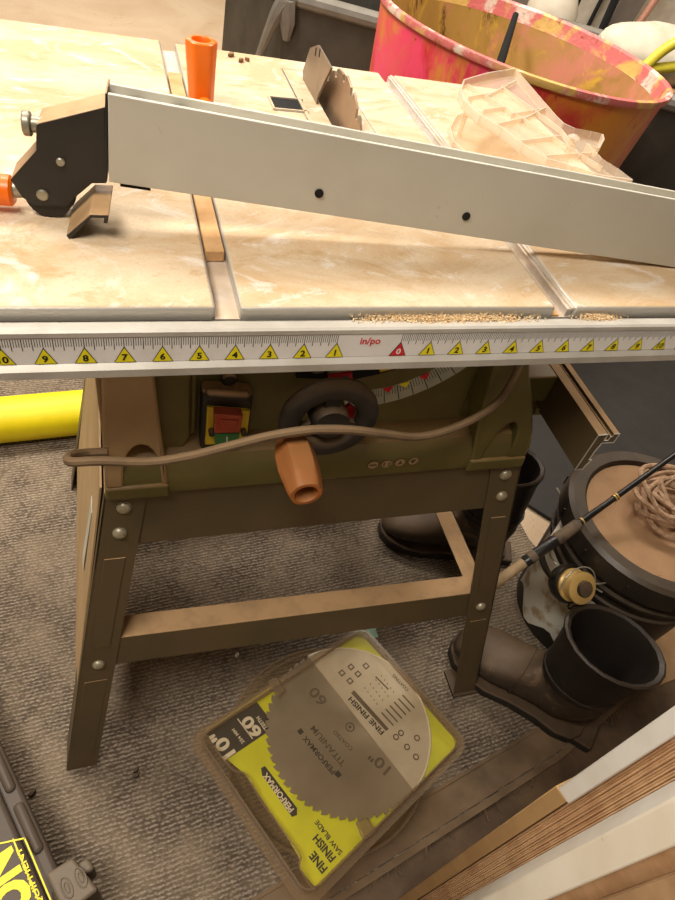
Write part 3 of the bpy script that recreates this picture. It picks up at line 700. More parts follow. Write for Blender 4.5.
# ================================================================== BLADE GUARD (clear)
bg = thing('blade_guard', (.24, .28, T), 'clear plastic blade guard lying on the table behind the fence, right of the blade', 'blade guard')
UP = [Zp(px, py, T + .05) for px, py in ((462, 85), (485, 78), (514, 73), (521, 82), (537, 101), (554, 121), (562, 129), (573, 134), (590, 137), (601, 140), (602, 145), (597, 154), (586, 150), (600, 165), (616, 175), (630, 186), (600, 182), (570, 172), (545, 165), (520, 150), (500, 134), (478, 121), (462, 105), (458, 95))]
LOW = [Zp(px, py, T + .003) for px, py in ((448, 130), (455, 118), (470, 113), (490, 115), (520, 130), (545, 150), (566, 170), (540, 180), (500, 170), (470, 160), (452, 145))]
def shield(P, z, rim, name, ribs):
    b = MB(); pts = [(p.x, p.y) for p in P]
    b.prism(pts, XY(z), 0, .0018, 'guard')
    o = b.build(name, bg)
    b = MB(); n = len(pts)
    cxy = Vector((sum(p[0] for p in pts) / n, sum(p[1] for p in pts) / n, 0))
    for i in range(n):
        a = Vector((*pts[i], z)); c = Vector((*pts[(i + 1) % n], z))
        ins = lambda q: q + (cxy + Vector((0, 0, z)) - q).normalized() * .0022
        b.slab([a, c, ins(c), ins(a)], (0, 0, rim), 'guard_edge')
    b.build('rim_wall', o)
    b = MB()
    for (p, q) in ribs:
        a = Zp(*p, z + .002); c = Zp(*q, z + .002); w = Vector((-(c - a).y, (c - a).x, 0)).normalized() * .0008
        b.slab([a - w, c - w, c + w, a + w], (0, 0, .005), 'guard_edge')
    b.build('rib', o)
shield(LOW, T + .001, .006, 'guard_side', [])
shield(UP, T + .046, .010, 'guard_side', [((466, 88), (600, 172)), ((500, 90), (560, 134)), ((468, 101), (490, 97)), ((482, 114), (505, 111)), ((497, 128), (522, 122)), ((510, 118), (545, 112)), ((520, 145), (560, 140)), ((515, 84), (486, 100)), ((543, 112), (520, 124)), ((560, 134), (578, 160)), ((545, 160), (590, 157))])
b = MB(); p = Zp(573, 140, T + .058); b.lathe([(.004, -.054), (.004, .0), (.006, .001), (.006, .003), (.003, .005)], p, 'guard_edge', 14); b.build('spacer', bg)
b = MB(); p = Zp(468, 96, T + .046); b.cyl((p.x + .004, p.y, T + .002), (p.x + .004, p.y, T + .046), .003, 'guard_edge', 10); b.build('spacer', bg)

# ================================================================== small bits on the table
for px, py, r, lab in ((231, 56.5, .0075, 'largest brown wood chip near the back edge of the table'), (241, 62, .005, 'mid sized wood chip just right of the largest one'), (247, 61, .0035, 'smallest wood chip, rightmost of the three by the back edge')):
    c = Zp(px, py, T); b = MB(); R = Matrix.Rotation(random.random() * 3, 3, 'Z')
    b.prism([(math.cos(a) * r * random.uniform(.6, 1.1), math.sin(a) * r * .6 * random.uniform(.6, 1.1)) for a in [2 * PI * i / 7 for i in range(7)]], lambda a, q, d: c + R @ Vector((a, q, d)), .0003, .004, 'chip')
    tag(b.build('wood_chip', bevel=.0006), lab, 'wood chip', 'wood chips on the saw table')
b = MB()
for i in range(2600):
    t = random.random()
    if i < 2100: px = 345 + 175 * (random.random() + random.random()) / 2 * 1.15; y = random.gauss(-.004, .003)
    else: px = random.gauss(597, 9); y = random.gauss(-.004, .002)
    p = Zp(px, 318, T - .008); zz = T - .0078 + abs(random.gauss(0, .0012)); c = Vector((p.x, min(.0, max(-.012, y)), zz)); r = random.uniform(.0003, .0010)
    R = Euler((random.random() * 3, random.random() * 3, random.random() * 3)).to_matrix()
    b.box(c, (r * 2, r * 1.3, r * .5), 'sawdust', R)
tag(b.build('sawdust', smooth=0), 'pale loose sawdust heaped between the table front and the ruler rail', 'sawdust', kind='stuff')

# ================================================================== SAW BLADE PACKAGES ON THE FLOOR
PZ = .112
Bc, Lc, Rc, Tc_ = [Zp(px, py, PZ) for px, py in ((306.4, 913), (186.5, 734), (474.5, 741), (364, 619))]
ex_ = (Lc - Bc + Tc_ - Rc).normalized(); ey_ = Vector((-ex_.y, ex_.x, 0))
PC = (Bc + Lc + Rc + Tc_) / 4
pw = ((Lc - Bc).length + (Tc_ - Rc).length) / 2; ph = ((Rc - Bc).length + (Tc_ - Lc).length) / 2
def PK(x, y, z=0):
    a, c = x / pw + .5, y / ph + .5
    return Rc.lerp(Tc_, a).lerp(Bc.lerp(Lc, a), c) + Vector((0, 0, z))
def rrect(w, h, r, n=6):
    out = []
    for cx, cy, a0 in ((w / 2 - r, h / 2 - r, 0), (-w / 2 + r, h / 2 - r, PI / 2), (-w / 2 + r, -h / 2 + r, PI), (w / 2 - r, -h / 2 + r, 1.5 * PI)):
        for i in range(n + 1):
            a = a0 + PI / 2 * i / n; out.append((cx + r * math.cos(a), cy + r * math.sin(a)))
    return out
pk = thing('saw_blade_package', PK(0, 0, -.055), 'clear clamshell packaged ten inch saw blade with yellow card, on top of its stack', 'saw blade package')
def WP(px, py, z): return Zp(px, py, PZ + z)
w, h = pw, ph
rA, rB, rC_, rD = rrect(w, h, .024), rrect(w - .020, h - .020, .018), rrect(w - .025, h - .025, .016), rrect(w - .05, h - .05, .014)
lv = lambda R, z: [PK(x, y, z) for x, y in R]
b = MB()
b.ring_loft([lv(rA, -.020), lv(rA, -.016), lv(rB, -.016), lv(rC_, -.002)], 'shell2', False, False)
b.poly(lv(rC_, -.002), 'shell')
b.ring_loft([lv(rA, -.020), lv(rB, -.021), lv(rD, -.055)], 'shell2', False, False)
sh = b.build('clamshell', pk)
b = MB(); b.tube(lv(rB, -.0155), .0012, 'shell2', 6, closed=True); b.build('shell_bead', sh)
b = MB(); b.tube(lv(rC_, -.0022), .0013, 'shell2', 6, closed=True); b.build('shell_bead', sh)
# pressed pocket outline along the card's upper edge
pp = [WP(px, py, -.001) for px, py in ((213, 745), (232, 769), (246, 775), (262, 802), (287, 836), (300, 855), (300, 868), (314, 890))]
b = MB(); b.tube(smooth_path(pp), .0016, 'shell2', 6); b.build('shell_bead', sh)
for qd in (((268, 682), (276, 678), (285, 692), (277, 699)), ((355, 823), (366, 818), (376, 832), (363, 842))):
    b = MB(); q = [WP(*p, -.006) for p in qd]; b.slab(q, (0, 0, .006), 'shell2'); b.build('shell_tab', sh, bevel=.002)
cz = -.0235
cardpx = ((205, 731), (262, 692), (355, 634), (364, 636), (457, 741), (453, 750), (321, 885), (314, 886), (300, 869), (299.5, 858), (287, 837), (262, 799), (245, 774), (228, 760))
b = MB(); q = [WP(px, py, cz) for px, py in cardpx]; b.prism([(p.x, p.y) for p in q], XY(PZ + cz), -.0008, 0, 'card_y'); card = b.build('backing_card', pk)
def flat(px_pts, z, m, bb):
    q = [WP(px, py, z) for px, py in px_pts]
    if (q[1] - q[0]).cross(q[2] - q[0]).z < 0: q.reverse()
    bb.poly(q, m)
b = MB(); flat(((206, 732), (257, 702), (272, 722), (269, 731), (228, 758.5), (221, 756)), cz + .0006, 'card_k', b); b.build('size_panel', card, smooth=0, label='black size panel')
BCt = WP(348.5, 728.5, cz); br = .1265
b = MB(); b.prism(blade_profile(br, 60, .045), lambda a, c, d: BCt + ex_ * a + ey_ * c + Vector((0, 0, d)), .003, .0055, 'pblade'); bl = b.build('packed_blade', pk)
zi = cz + .0062
def ang(px, py): q = WP(px, py, zi) - BCt; return math.atan2(q.dot(ey_), q.dot(ex_))
A, B_ = ang(308, 656), ang(413, 790)
n = 36; dlt = (B_ - A) % (2 * PI)
if dlt > PI: dlt -= 2 * PI
arcp = [BCt + ex_ * (br - .001) * math.cos(A + dlt * i / n) + ey_ * (br - .001) * math.sin(A + dlt * i / n) + Vector((0, 0, .0062)) for i in range(n + 1)]
if dlt < 0: arcp.reverse()
b = MB(); b.poly(arcp, 'card_w'); ins = b.build('printed_insert', pk, smooth=0, label='pale printed insert over the blade')
b = MB(); b.tube(arcp, .0014, 'inkwhite', 6); b.build('insert_edge', ins)
def put(st, px, py, z, wd, hg, m, parent, bold=.02, name='print_line'):
    c = WP(px, py, z); b = MB(); b.text(st, lambda p, q: c + ex_ * p + ey_ * q, 1, m, bold, width=wd, height=hg); b.build(name, parent, smooth=0)
def run(st, p0, p1, z, hg, m, parent, bold=.02):
    a_, c_ = WP(*p0, z), WP(*p1, z); d_ = (c_ - a_); wd = d_.length; d_.normalize(); u_ = Vector((-d_.y, d_.x, 0)); c = (a_ + c_) / 2
    b = MB(); b.text(st, lambda p, q: c + d_ * p + u_ * q, 1, m, bold, width=wd, height=hg); b.build('print_line', parent, smooth=0)
zt = cz + .0014
run('10"', (230, 756.5), (215, 732.5), zt, .021, 'inkwhite', card, .035); run('60', (258, 736), (244.5, 718), zt, .019, 'inkwhite', card, .035)
run('TEETH', (266, 729), (257.5, 717), zt, .0055, 'inkwhite', card); run('254 MM', (243.5, 743), (233, 729), zt, .005, 'inkwhite', card)
b = MB(); flat(((237, 719), (252, 739), (253, 738.3), (238, 718.3)), zt, 'inkwhite', b); b.build('print_rule', card, smooth=0)
b = MB(); flat(((261, 768), (265, 766), (297, 808), (297, 815), (292, 817), (262, 775)), cz + .0008, 'card_k', b); b.build('brand_panel', card, smooth=0)
run('PERFORMAX', (292, 811), (264.5, 774), zt, .0085, 'inkwhite', card, .03)
run('FINE', (325, 871), (311.5, 853.5), zt, .011, 'card_k', card, .03); run('FINISH', (333.5, 860), (315, 836.5), zt, .011, 'card_k', card, .03); run('SAW BLADE', (341, 854), (316, 821), zt, .0068, 'card_k', card, .015)
zz = cz + .0060
run('60', (324, 704), (311.5, 689), zz, .017, 'inkdim', bl); run('10"', (388, 772), (371, 754), zz, .017, 'inkdim', bl); run('TITANIUM', (344, 765), (312, 727), zz, .009, 'inkdim', bl); run('COATED', (352, 750), (334, 731), zz, .006, 'inkdim', bl)
run('PERFORMAX', (334, 773), (304, 737), zz, .008, 'card_k', bl)
b = MB(); flat(((338, 778), (342, 775), (338, 770), (334, 774)), zz, 'card_k', b); b.build('print_bar', bl, smooth=0)
b = MB(); flat(((300, 735), (304, 732), (301, 728), (297, 731)), zz, 'card_k', b); b.build('print_bar', bl, smooth=0)
for px, py, r in ((350, 727, .0062),):
    q = WP(px, py, zz); b = MB(); b.tube([q + Vector((r * math.cos(t), r * math.sin(t), 0)) for t in [2 * PI * i / 20 for i in range(20)]], .0008, 'inkdim', 5, closed=True); b.build('print_ring', bl)
    b = MB(); b.lathe([(.0024, 0), (.0024, .0003)], q, 'inkdim', 14); b.build('print_dot', bl)
zz = zi + .0004
run('FINE FINISH', (383, 733.5), (349.5, 698), zz, .0085, 'card_k', ins, .03); run('COATING', (408, 690.5), (393, 675), zz, .0055, 'inkdim', ins, .02)
b = MB(); flat(((354, 690), (389, 729), (386, 731), (351, 693)), zz, 'inkdim', b); b.build('print_bar', ins, smooth=0)
for px, py in ((342, 673), (351, 667), (366, 666), (350, 681), (358, 674)):
    q = WP(px, py, zz); b = MB(); b.prism([(-.0045, -.0045), (.0045, -.0045), (.0045, .0045), (-.0045, .0045)], lambda a, c, d: q + ex_ * a + ey_ * c + Vector((0, 0, d)), 0, .0002, 'inkdim')
    b.prism([(-.0022, -.0025), (.0022, -.0025), (.0022, .0025), (-.0022, .0025)], lambda a, c, d: q + ex_ * a + ey_ * c + Vector((0, 0, d)), .0002, .0003, 'card_w'); b.build('print_icon', ins, smooth=0)
b = MB()
for i in range(5):
    for j in range(4):
        q = WP(365 + j * 5.5 + i * 3, 688 + i * 4 - j * 4, zz); b.prism([(-.0011, -.0008), (.0011, -.0008), (.0011, .0008), (-.0011, .0008)], lambda a, c, d: q + ex_ * a + ey_ * c + Vector((0, 0, d)), 0, .0001, 'inkdim')
for i in range(6):
    p = (381 + i * 4.2, 713 - i * 3.5); flat(((p[0], p[1]), (p[0] + 12, p[1] + 13), (p[0] + 13, p[1] + 12), (p[0] + 1, p[1] - 1)), zz, 'inkdim', b)
flat(((375, 677), (388, 690), (389, 689), (376, 676)), zz, 'inkdim', b)
tag(b.build('small_print', ins, smooth=0), kind='stuff')
for px, py in ((396, 737), (407, 747), (416, 757), (401, 733), (417, 738)):
    q = WP(px, py, zz); b = MB(); b.lathe([(.0048, 0), (.0048, .0002)], q, 'inkdim', 16); b.lathe([(.0028, .0003), (.0028, .0004)], q, 'card_w', 12); b.build('print_icon', ins, smooth=0)
# second, round clamshell underneath
uc = Zp(330, 742, .045); up = thing('blade_clamshell', (uc.x, uc.y, 0), 'round clear plastic blade clamshell lying under the yellow carded one', 'blade package'); up['_o'] = [uc.x, uc.y, 0]
b = MB(); b.lathe([(.0, .001), (.135, .001), (.150, .012), (.152, .030), (.158, .031), (.158, .035), (.150, .036), (.142, .050), (.0, .052)], (uc.x, uc.y, .0), 'shell', 56, caps=(False, False)); b.build('clamshell', up)
b = MB(); b.tube([(uc.x + .156 * math.cos(a), uc.y + .156 * math.sin(a), .036) for a in [2 * PI * i / 56 for i in range(56)]], .0022, 'shell2', 6, closed=True); b.build('shell_bead', up)
b = MB(); b.prism([(uc.x + p, uc.y + q) for p, q in blade_profile(.127, 40, .06)], XY(.02), 0, .0025, 'steel'); b.build('packed_blade', up)
b = MB(); g = Zp(366, 632, .04); b.lo((g.x - .02, g.y - .012, .037), (g.x + .02, g.y + .012, .038), 'greenbtn'); b.build('green_sticker', up)

# crumbs on the rug
for i, (px, py, lab) in enumerate(((136, 770, 'pale crumb on the carpet right of the front left leg, nearer of two'), (137, 775, 'pale crumb just below the other one right of the front left leg'), (237, 655, 'pale curled shaving on the carpet above the blade package'), (32, 793, 'grey pebble on the carpet beside the tool case'))):
    c = Zp(px, py, .002); b = MB(); r = .004 if i < 3 else .005
    b.lathe([(r * .4, -.002), (r, .0), (r * .8, .003), (r * .2, .004)], c, 'label' if i == 2 else 'sole', 7, sx=1.3, sy=.8); tag(b.build('crumb'), lab, 'crumb', 'crumbs on the carpet')

# ================================================================== TOOL CASE bottom left
CZ = .12
K0, K1 = Zp(0, 742, CZ), Zp(58, 868, CZ)
cxd = (K0 - K1).normalized(); cyd = Vector((-cxd.y, cxd.x, 0))      # cxd up the edge, cyd to the left
case = thing('tool_case', (K1.x - .12, K1.y + .05, 0), 'dusty black plastic tool case with yellow lettering at the lower left', 'tool case'); 
def CS(a, c, z): return K1 + cxd * a + cyd * c + Vector((0, 0, z - CZ))
b = MB(); b.prism([(-.10, .008), (.42, .008), (.42, .32), (-.10, .32)], lambda a, c, d: CS(a, c, d), .0, .085, 'case'); b.build('base', case, bevel=.008)
b = MB(); b.prism([(-.10, .0), (.42, .0), (.42, .33), (-.10, .33)], lambda a, c, d: CS(a, c, d), .088, .108, 'case'); 
b.prism([(-.10, .022), (.42, .022), (.42, .30), (-.10, .30)], lambda a, c, d: CS(a, c, d), .105, .120, 'case')
for a0 in (-.085, .03, .115, .20, .285): b.prism([(a0, .004), (a0 + .070, .004), (a0 + .070, .018), (a0, .018)], lambda a, c, d: CS(a, c, d), .100, .113, 'case')
lid = b.build('lid', case, bevel=.006)
lp = Zp(68, 880, CZ)
la, lc = (lp - K1).dot(cxd), (lp - K1).dot(cyd)
b = MB(); b.prism([(la - .03, lc - .024), (la + .020, lc - .014), (la + .022, lc + .018), (la - .03, lc + .018)], lambda a, c, d: CS(a, c, d), .03, .118, 'caselatch'); b.prism([(la - .005, lc - .030), (la + .012, lc - .028), (la + .012, lc - .012), (la - .005, lc - .012)], lambda a, c, d: CS(a, c, d), .06, .108, 'caselatch')
lt = b.build('latch', case, bevel=.004)
b = MB()
for k in (-1, 1):
    c0 = CS(la - .006 , lc - .004 + k * .0085, .1185)
    b.tube([c0 + cxd * .012 * math.cos(t) + cyd * .0055 * math.sin(t) for t in [2 * PI * i / 20 for i in range(20)]], .0009, 'caselatch', 6, closed=True)
    b.tube([c0 + cxd * .006 * math.cos(t) + cyd * .0022 * math.sin(t) for t in [2 * PI * i / 16 for i in range(16)]], .0009, 'caselatch', 6, closed=True)
b.build('embossed_grip', lt)
zz = Vector((0, 0, .0008)); b = MB()
def crun(st, p0, p1, hg, bold=.03):
    a_, c_ = Zp(*p0, CZ) + zz, Zp(*p1, CZ) + zz; d_ = c_ - a_; wd = d_.length; d_.normalize(); u_ = Vector((-d_.y, d_.x, 0)); c = (a_ + c_) / 2
    b.text(st, lambda p, q: c + d_ * p + u_ * q, 1, 'yellow', bold, width=wd, height=hg)
crun('ION', (21, 924), (-7, 858), .044, .05)
crun('EQUIPMENT', (45.0, 913), (18.6, 847.5), .0070, .02)
for p0, p1 in (((13, 839), (44, 914)), ((24.5, 838), (56.5, 914)), ((-30, 850), (25.3, 838.2))):
    a_, c_ = Zp(*p0, CZ) + zz, Zp(*p1, CZ) + zz; d_ = (c_ - a_).normalized(); u_ = Vector((-d_.y, d_.x, 0)) * .0009; b.poly([a_ - u_, c_ - u_, c_ + u_, a_ + u_], 'yellow')
b.build('lettering', lid, smooth=0, label='yellow lettering ION EQUIPMENT')

# ================================================================== YELLOW TUBE
ya, yb = Vector((-1.15, .60, .047 + FZ + .008)), Vector((.12, .70, .047 + FZ + .008))
b = MB(); d = (yb - ya).normalized(); b.lathe([(.040, 0), (.047, 0), (.047, (yb - ya).length), (.040, (yb - ya).length), (.040, 0)], ya, 'ytube', 40, axis=d, caps=(False, False))
tag(b.build('yellow_tube'), 'bright yellow plastic tube lying on the carpet behind the saw', 'tube')

# ================================================================== BOOTS
def boot(toe, heel_dir, shaft_h, lean, label, m_foot, m_shaft, flare, L=.285):
    d = Vector((math.cos(heel_dir), math.sin(heel_dir), 0)); s_ = Vector((-d.y, d.x, 0)); toe = Vector(toe)
    bt = thing('boot', toe + d * .15, label, 'boot', 'pair of work boots by the saw stand')
    def Wd(x, y, z): return toe + d * x + s_ * y + Vector((0, 0, z))
    n = 20
    def outline(k, w=1): 
        # sole outline (half widths along length)
        st = [(0, .0), (.006, .022), (.025, .040), (.06, .050), (.10, .051), (.15, .041), (.20, .037), (.24, .039), (.27, .032), (.283, .016), (.285, .0)]
        a = [(x * L / .285, h * w) for x, h in st]; return a + [(x, -h) for x, h in reversed(a[1:-1])]
    b = MB(); b.prism(outline(0, 1.06), lambda a, c, z: Wd(a, c, z), .0, .018, 'sole')
    b.prism([(x, y) for x, y in outline(0, 1.12)], lambda a, c, z: Wd(a, c, z), .016, .026, 'sole')
    b.prism([(.19, -.034), (.285, -.026), (.285, .026), (.19, .034)], lambda a, c, z: Wd(a, c, z), -.0, .019, 'sole')
    b.build('sole', bt, bevel=.003)
    rings = []
    def sect(x, w, top, bot=.022, k=2.3):
        r = []
        for j in range(n):
            a = 2 * PI * j / n; ca, sa = math.cos(a), math.sin(a)
            y = w * math.copysign(abs(ca) ** (2 / k), ca); z = (top - bot) / 2 * math.copysign(abs(sa) ** (2 / k), sa) + (top + bot) / 2
            r.append(Wd(x, y, z))
        return r
    for x, w, t in ((.004, .012, .036), (.014, .030, .052), (.035, .043, .066), (.065, .0485, .076), (.10, .0485, .088), (.135, .043, .104)):
        rings.append(sect(x * L / .285, w, t))
    # fan through the ankle: ring planes turn from vertical to horizontal about the instep
    Q = (.150 * L / .285, .125)
    for th, Ln, wd in ((18, .106, .041), (40, .128, .040), (60, .134, .040), (78, .124, .043), (92, .118, .047)):
        a = math.radians(th); r = []; dx, dz = math.sin(a), -math.cos(a)
        for j in range(n):
            t = 2 * PI * j / n; o = (1 - math.sin(t)) / 2 * Ln; y = wd * math.cos(t)
            r.append(Wd(Q[0] + dx * o, y, max(.022, Q[1] + dz * o)))
        rings.append(r)
    b = MB(); b.ring_loft(rings, m_foot, True, False); ft = b.build('foot', bt)
    # seam welt across the vamp
    b = MB(); rr = rings[5]; b.tube([p + (p - Wd(.135, 0, .06)).normalized() * .0015 for p in rr], .002, m_foot, 6, closed=True); b.build('toe_seam', ft)
    base = rings[-1]; cen = sum(base, Vector()) / n
    def up(t, sc_, rnd=0): 
        return [cen + (p - cen) * sc_ + Vector((0, 0, 1)) * (t - (p - cen).z * .3) + Vector(lean) * (t / shaft_h) for p in base]
    H = shaft_h; g = lambda t: 1 + (flare - 1) * t
    b = MB(); sh_ = [base, up(H * .3, g(.3)), up(H * .6, g(.6)), up(H * .85, g(.85)), up(H * .93, g(1) * 1.05), up(H * .985, g(1) * 1.06), up(H, g(1) * 1.01), up(H * .975, g(1) * .93), up(H * .8, g(.8) * .88), up(H * .3, .85), up(H * .05, .75)]
    b.ring_loft(sh_, m_shaft, False, True); b.build('shaft', bt)
    b = MB(); b.tube(up(H * .12, 1.05), .0025, m_shaft, 6, closed=True); b.build('ankle_seam', bt)
    return bt
boot((.332, .060, 0), math.atan2(-.185, .160), .115, (.012, .004, 0), 'dark rubber work boot in front, its wide shaft under the fishing reel', 'leather', 'rubber', 1.28, .262)
boot((.268, .330, 0), math.atan2(-.10, .25), .135, (-.012, .015, 0), 'muddy leather work boot behind the stand, under its right side stretcher', 'leather', 'rubber', 1.15, .270)

# ================================================================== BUCKET
BC = Vector((.628, .086, FZ)); BHt = .318
bk = thing('bucket', BC, 'black plastic pail with a dusty tan lid and scuffed white label', 'bucket')
b = MB(); b.lathe([(.0, .0), (.124, .0), (.128, .004), (.140, .215), (.146, .216), (.146, .222), (.141, .224), (.142, .245), (.150, .246), (.150, .252), (.143, .254), (.146, .298), (.140, .298), (.125, .01), (0, .01)], BC, 'bucket', 56, caps=(False, False)); pb = b.build('pail', bk)
b = MB(); b.lathe([(.152, .272), (.157, .276), (.157, .300), (.155, .312), (.148, .318), (.128, .317), (.124, .309), (.120, .307), (0, .308), (0, .302), (.150, .300), (.152, .272)], BC, 'bucket', 56, caps=(False, False))
li = b.build('lid', bk)
b = MB(); b.lathe([(.1225, .3095), (.118, .3096), (0, .3105)], BC, 'lid', 48, caps=(False, False)); b.build('lid_top', li, label='dusty tan lid top')
b = MB()
for k in range(12):
    a = 2 * PI * k / 12 + .2; R = Matrix.Rotation(a, 3, 'Z'); b.box(BC + Vector((math.cos(a) * .1575, math.sin(a) * .1575, .288)), (.003, .003, .02), 'bucket', R)
b.build('lid_tear_tab', li)
rg = []
for i in range(13):
    a = math.radians(150 + 75 * i / 12); rg.append([BC + Vector((math.cos(a) * (.1285 + .012 * z / .21 + .0012), math.sin(a) * (.1285 + .012 * z / .21 + .0012), z)) for z in (.035 + .02 * math.sin(i * .9), .10, .16, .205)])
b = MB(); b.ring_loft(rg, 'label', False, False, False); b.build('label_patch', pb, label='scuffed white label')
b = MB(); p0 = Zp(571, 512, .26); p1 = Zp(550, 545, .23); 
b.cyl(p0, p1, .0075, 'wpaint', 16); hd_ = b.build('handle', bk, label='white roller grip of the bail')
b = MB(); ea = BC + Vector((-.10, .128, .25)); eb = BC + Vector((-.128, -.085, .25))
b.tube(smooth_path([ea, p0.lerp(ea, .3), p0, p1, p1 + Vector((.01, -.03, -.02)), eb], 5), .0017, 'zinc', 6); b.build('bail_wire', bk)
# rope coil on the lid
rc = Zp(662, 497, .325); b = MB(); pts = []
for i in range(420):
    t = i / 420 * 2 * PI * 9; k = i / 420; r = .050 + .018 * math.sin(t * .37 + 1) + .008 * math.sin(t * 1.7)
    pts.append(Vector((rc.x + .018 + r * math.cos(t) * 1.15 + .006 * math.sin(3.1 * t), rc.y - .022 + r * math.sin(t) * .95 + .006 * math.cos(2.3 * t), .3165 + .006 + k * .034 + .006 * math.sin(t * 2.6 + k * 9))))
b.tube(pts, .0042, 'rope', 7)
tag(b.build('rope_coil'), 'coil of tan twisted rope lying on the lid of the black pail', 'rope')

# ================================================================== FISHING ROD
ra, rb = Zp(497, 582, .275), Zp(690, 444, .43)
rd = (rb - ra).normalized(); rod = thing('fishing_rod', ra, 'black fishing rod with cork grip and gold spinning reel leaning over the pail', 'fishing rod')
rod['_o'] = list(ra)
LP = lambda px, py: max(0, (pln(px, py, ra, rd.cross(rd.cross(ra - CAM)))-ra).dot(rd))
t1, t2, t3, t4 = LP(524, 563), LP(556, 540), LP(577, 520), LP(612, 496)
P_ = lambda t: ra + rd * t
b = MB(); b.tube([P_(-.012), P_(-.008), P_(t1 * .5), P_(t1)], [.006, .0085, .0082, .0078], 'cork', 16); b.build('rear_grip', rod, label='pale cork rear grip')
b = MB(); b.tube([P_(t1), P_(t1 + .003), P_((t1 + t2) / 2), P_(t2 - .002), P_(t2)], [.0078, .0090, .0088, .0092, .0085], 'rodblack', 16); b.tube([P_(t1 + .010), P_(t1 + .022)], [.0094, .0094], 'grip', 16); b.build('reel_seat', rod, label='black reel seat')
b = MB(); b.tube([P_(t2), P_(t2 + .003), P_(t3 - .004), P_(t3)], [.0085, .0100, .0090, .0065], 'grip', 16); b.build('fore_grip', rod, label='dusty fore grip')
b = MB(); b.tube([P_(t3 - .004), P_(t3 + .05), P_(1.0)], [.0058, .0048, .0032], 'rodblack', 12)
for t in (t3 + .004, t4, t4 + .004): b.tube([P_(t), P_(t + .0025)], [.0064, .0064], 'gold', 12)
b.build('rod_blank', rod)
# reel hangs below the seat
sp = Zp(576, 586, .262); rx = (CAM - sp); rx = Vector((.05, -.62, .62)).normalized()
KR = 1.38
reel = MB(); ft_ = P_((t1 + t2) / 2)
reel.tube(smooth_path([ft_, ft_.lerp(sp, .4) + Vector((-.012, .0, -.008)), sp - rx * .030 + Vector((-.008, 0, -.004)), sp - rx * .028], 5), .0050, 'rodblack', 10)
reel.lathe([(r_ * KR, z_ * KR) for r_, z_ in [(.0, -.034), (.012, -.034), (.018, -.026), (.020, -.014), (.017, -.008), (0, -.006)]], sp, 'rodblack', 24, axis=rx, caps=(False, False))
reel.lathe([(r_ * KR, z_ * KR) for r_, z_ in [(.0215, -.020), (.0235, -.012), (.0225, -.008), (.0, -.008)]], sp, 'rodblack', 24, axis=rx, caps=(False, False))
ro = reel.build('reel', rod)
b = MB(); b.lathe([(r_ * KR, z_ * KR) for r_, z_ in [(0, -.008), (.019, -.008), (.0195, -.005), (.0165, -.003), (.0165, .006), (.0185, .008), (.0185, .011), (.014, .0125), (0, .0125)]], sp, 'gold', 32, axis=rx, caps=(False, False)); b.build('spool', ro, label='gold spool')
b = MB(); b.lathe([(r_ * KR, z_ * KR) for r_, z_ in [(0, .0125), (.0095, .0125), (.009, .017), (0, .018)]], sp, 'sole', 20, axis=rx, caps=(False, False)); b.build('drag_knob', ro)
sx_ = rx.orthogonal().normalized(); sx_ = (Vector((1, 0, 0)) - rx * rx.x).normalized(); sy_ = rx.cross(sx_)
b = MB(); b.tube([sp + rx * (.004 + .010 * math.sin(t)) + sx_ * .024 * math.cos(t) * KR + sy_ * .024 * KR * math.sin(t) for t in [PI * i / 14 for i in range(15)]], .0011, 'zinc', 6)
b.tube([sp + sx_ * .030 + rx * .004, sp + sx_ * .040 + rx * .008, sp + sx_ * .056 + rx * .008], .0013, 'zinc', 6); b.build('bail', ro)
b = MB(); q = sp - rx * .02 + Vector((.016, -.012, -.022)); b.tube([q, q + Vector((.003, -.004, -.030)), q + Vector((.005, -.006, -.034)), q + Vector((.016, -.006, -.034))], .0018, 'rodblack', 8); b.tube([q + Vector((.014, -.006, -.034)), q + Vector((.024, -.006, -.034))], .0045, 'rodblack', 12); b.build('crank', ro)

# ================================================================== cardboard, rubber mat
mp = [Zp(px, py, FZ + .01) for px, py in ((527, 504), (592, 545), (760, 640))]; mp += [Vector((2.0, .9, 0)), Vector((1.3, 1.35, 0)), Zp(478, 372, FZ), Zp(498, 445, FZ)]
b = MB(); b.prism([(p.x, p.y) for p in mp], XY(FZ), .0045, .012, 'mat')
tag(b.build('rubber_mat', bevel=.003), 'dusty black rubber mat on the floor behind the pail', 'mat')
# brown kraft sheet at the right edge
kq = [Zp(px, py, FZ) for px, py in ((628, 655), (652, 622), (700, 600), (720, 660), (650, 690))]
b = MB(); b.prism([(p.x, p.y) for p in kq], XY(FZ), .0005, .004, 'kraft'); tag(b.build('kraft_sheet'), 'flat piece of brown cardboard on the floor below the pail at the right edge', 'cardboard')
tq = Zp(612, 712, FZ); b = MB()
b.prism([(tq.x + p, tq.y + q) for p, q in ((-.03, -.012), (-.005, -.004), (.02, .006), (.034, .016), (.018, .014), (-.01, .010), (-.026, .0))], XY(FZ), .0005, .007, 'label'); tag(b.build('paper_scrap', bevel=.002), 'torn white scrap on the floor by the heel of the front boot', 'paper scrap')

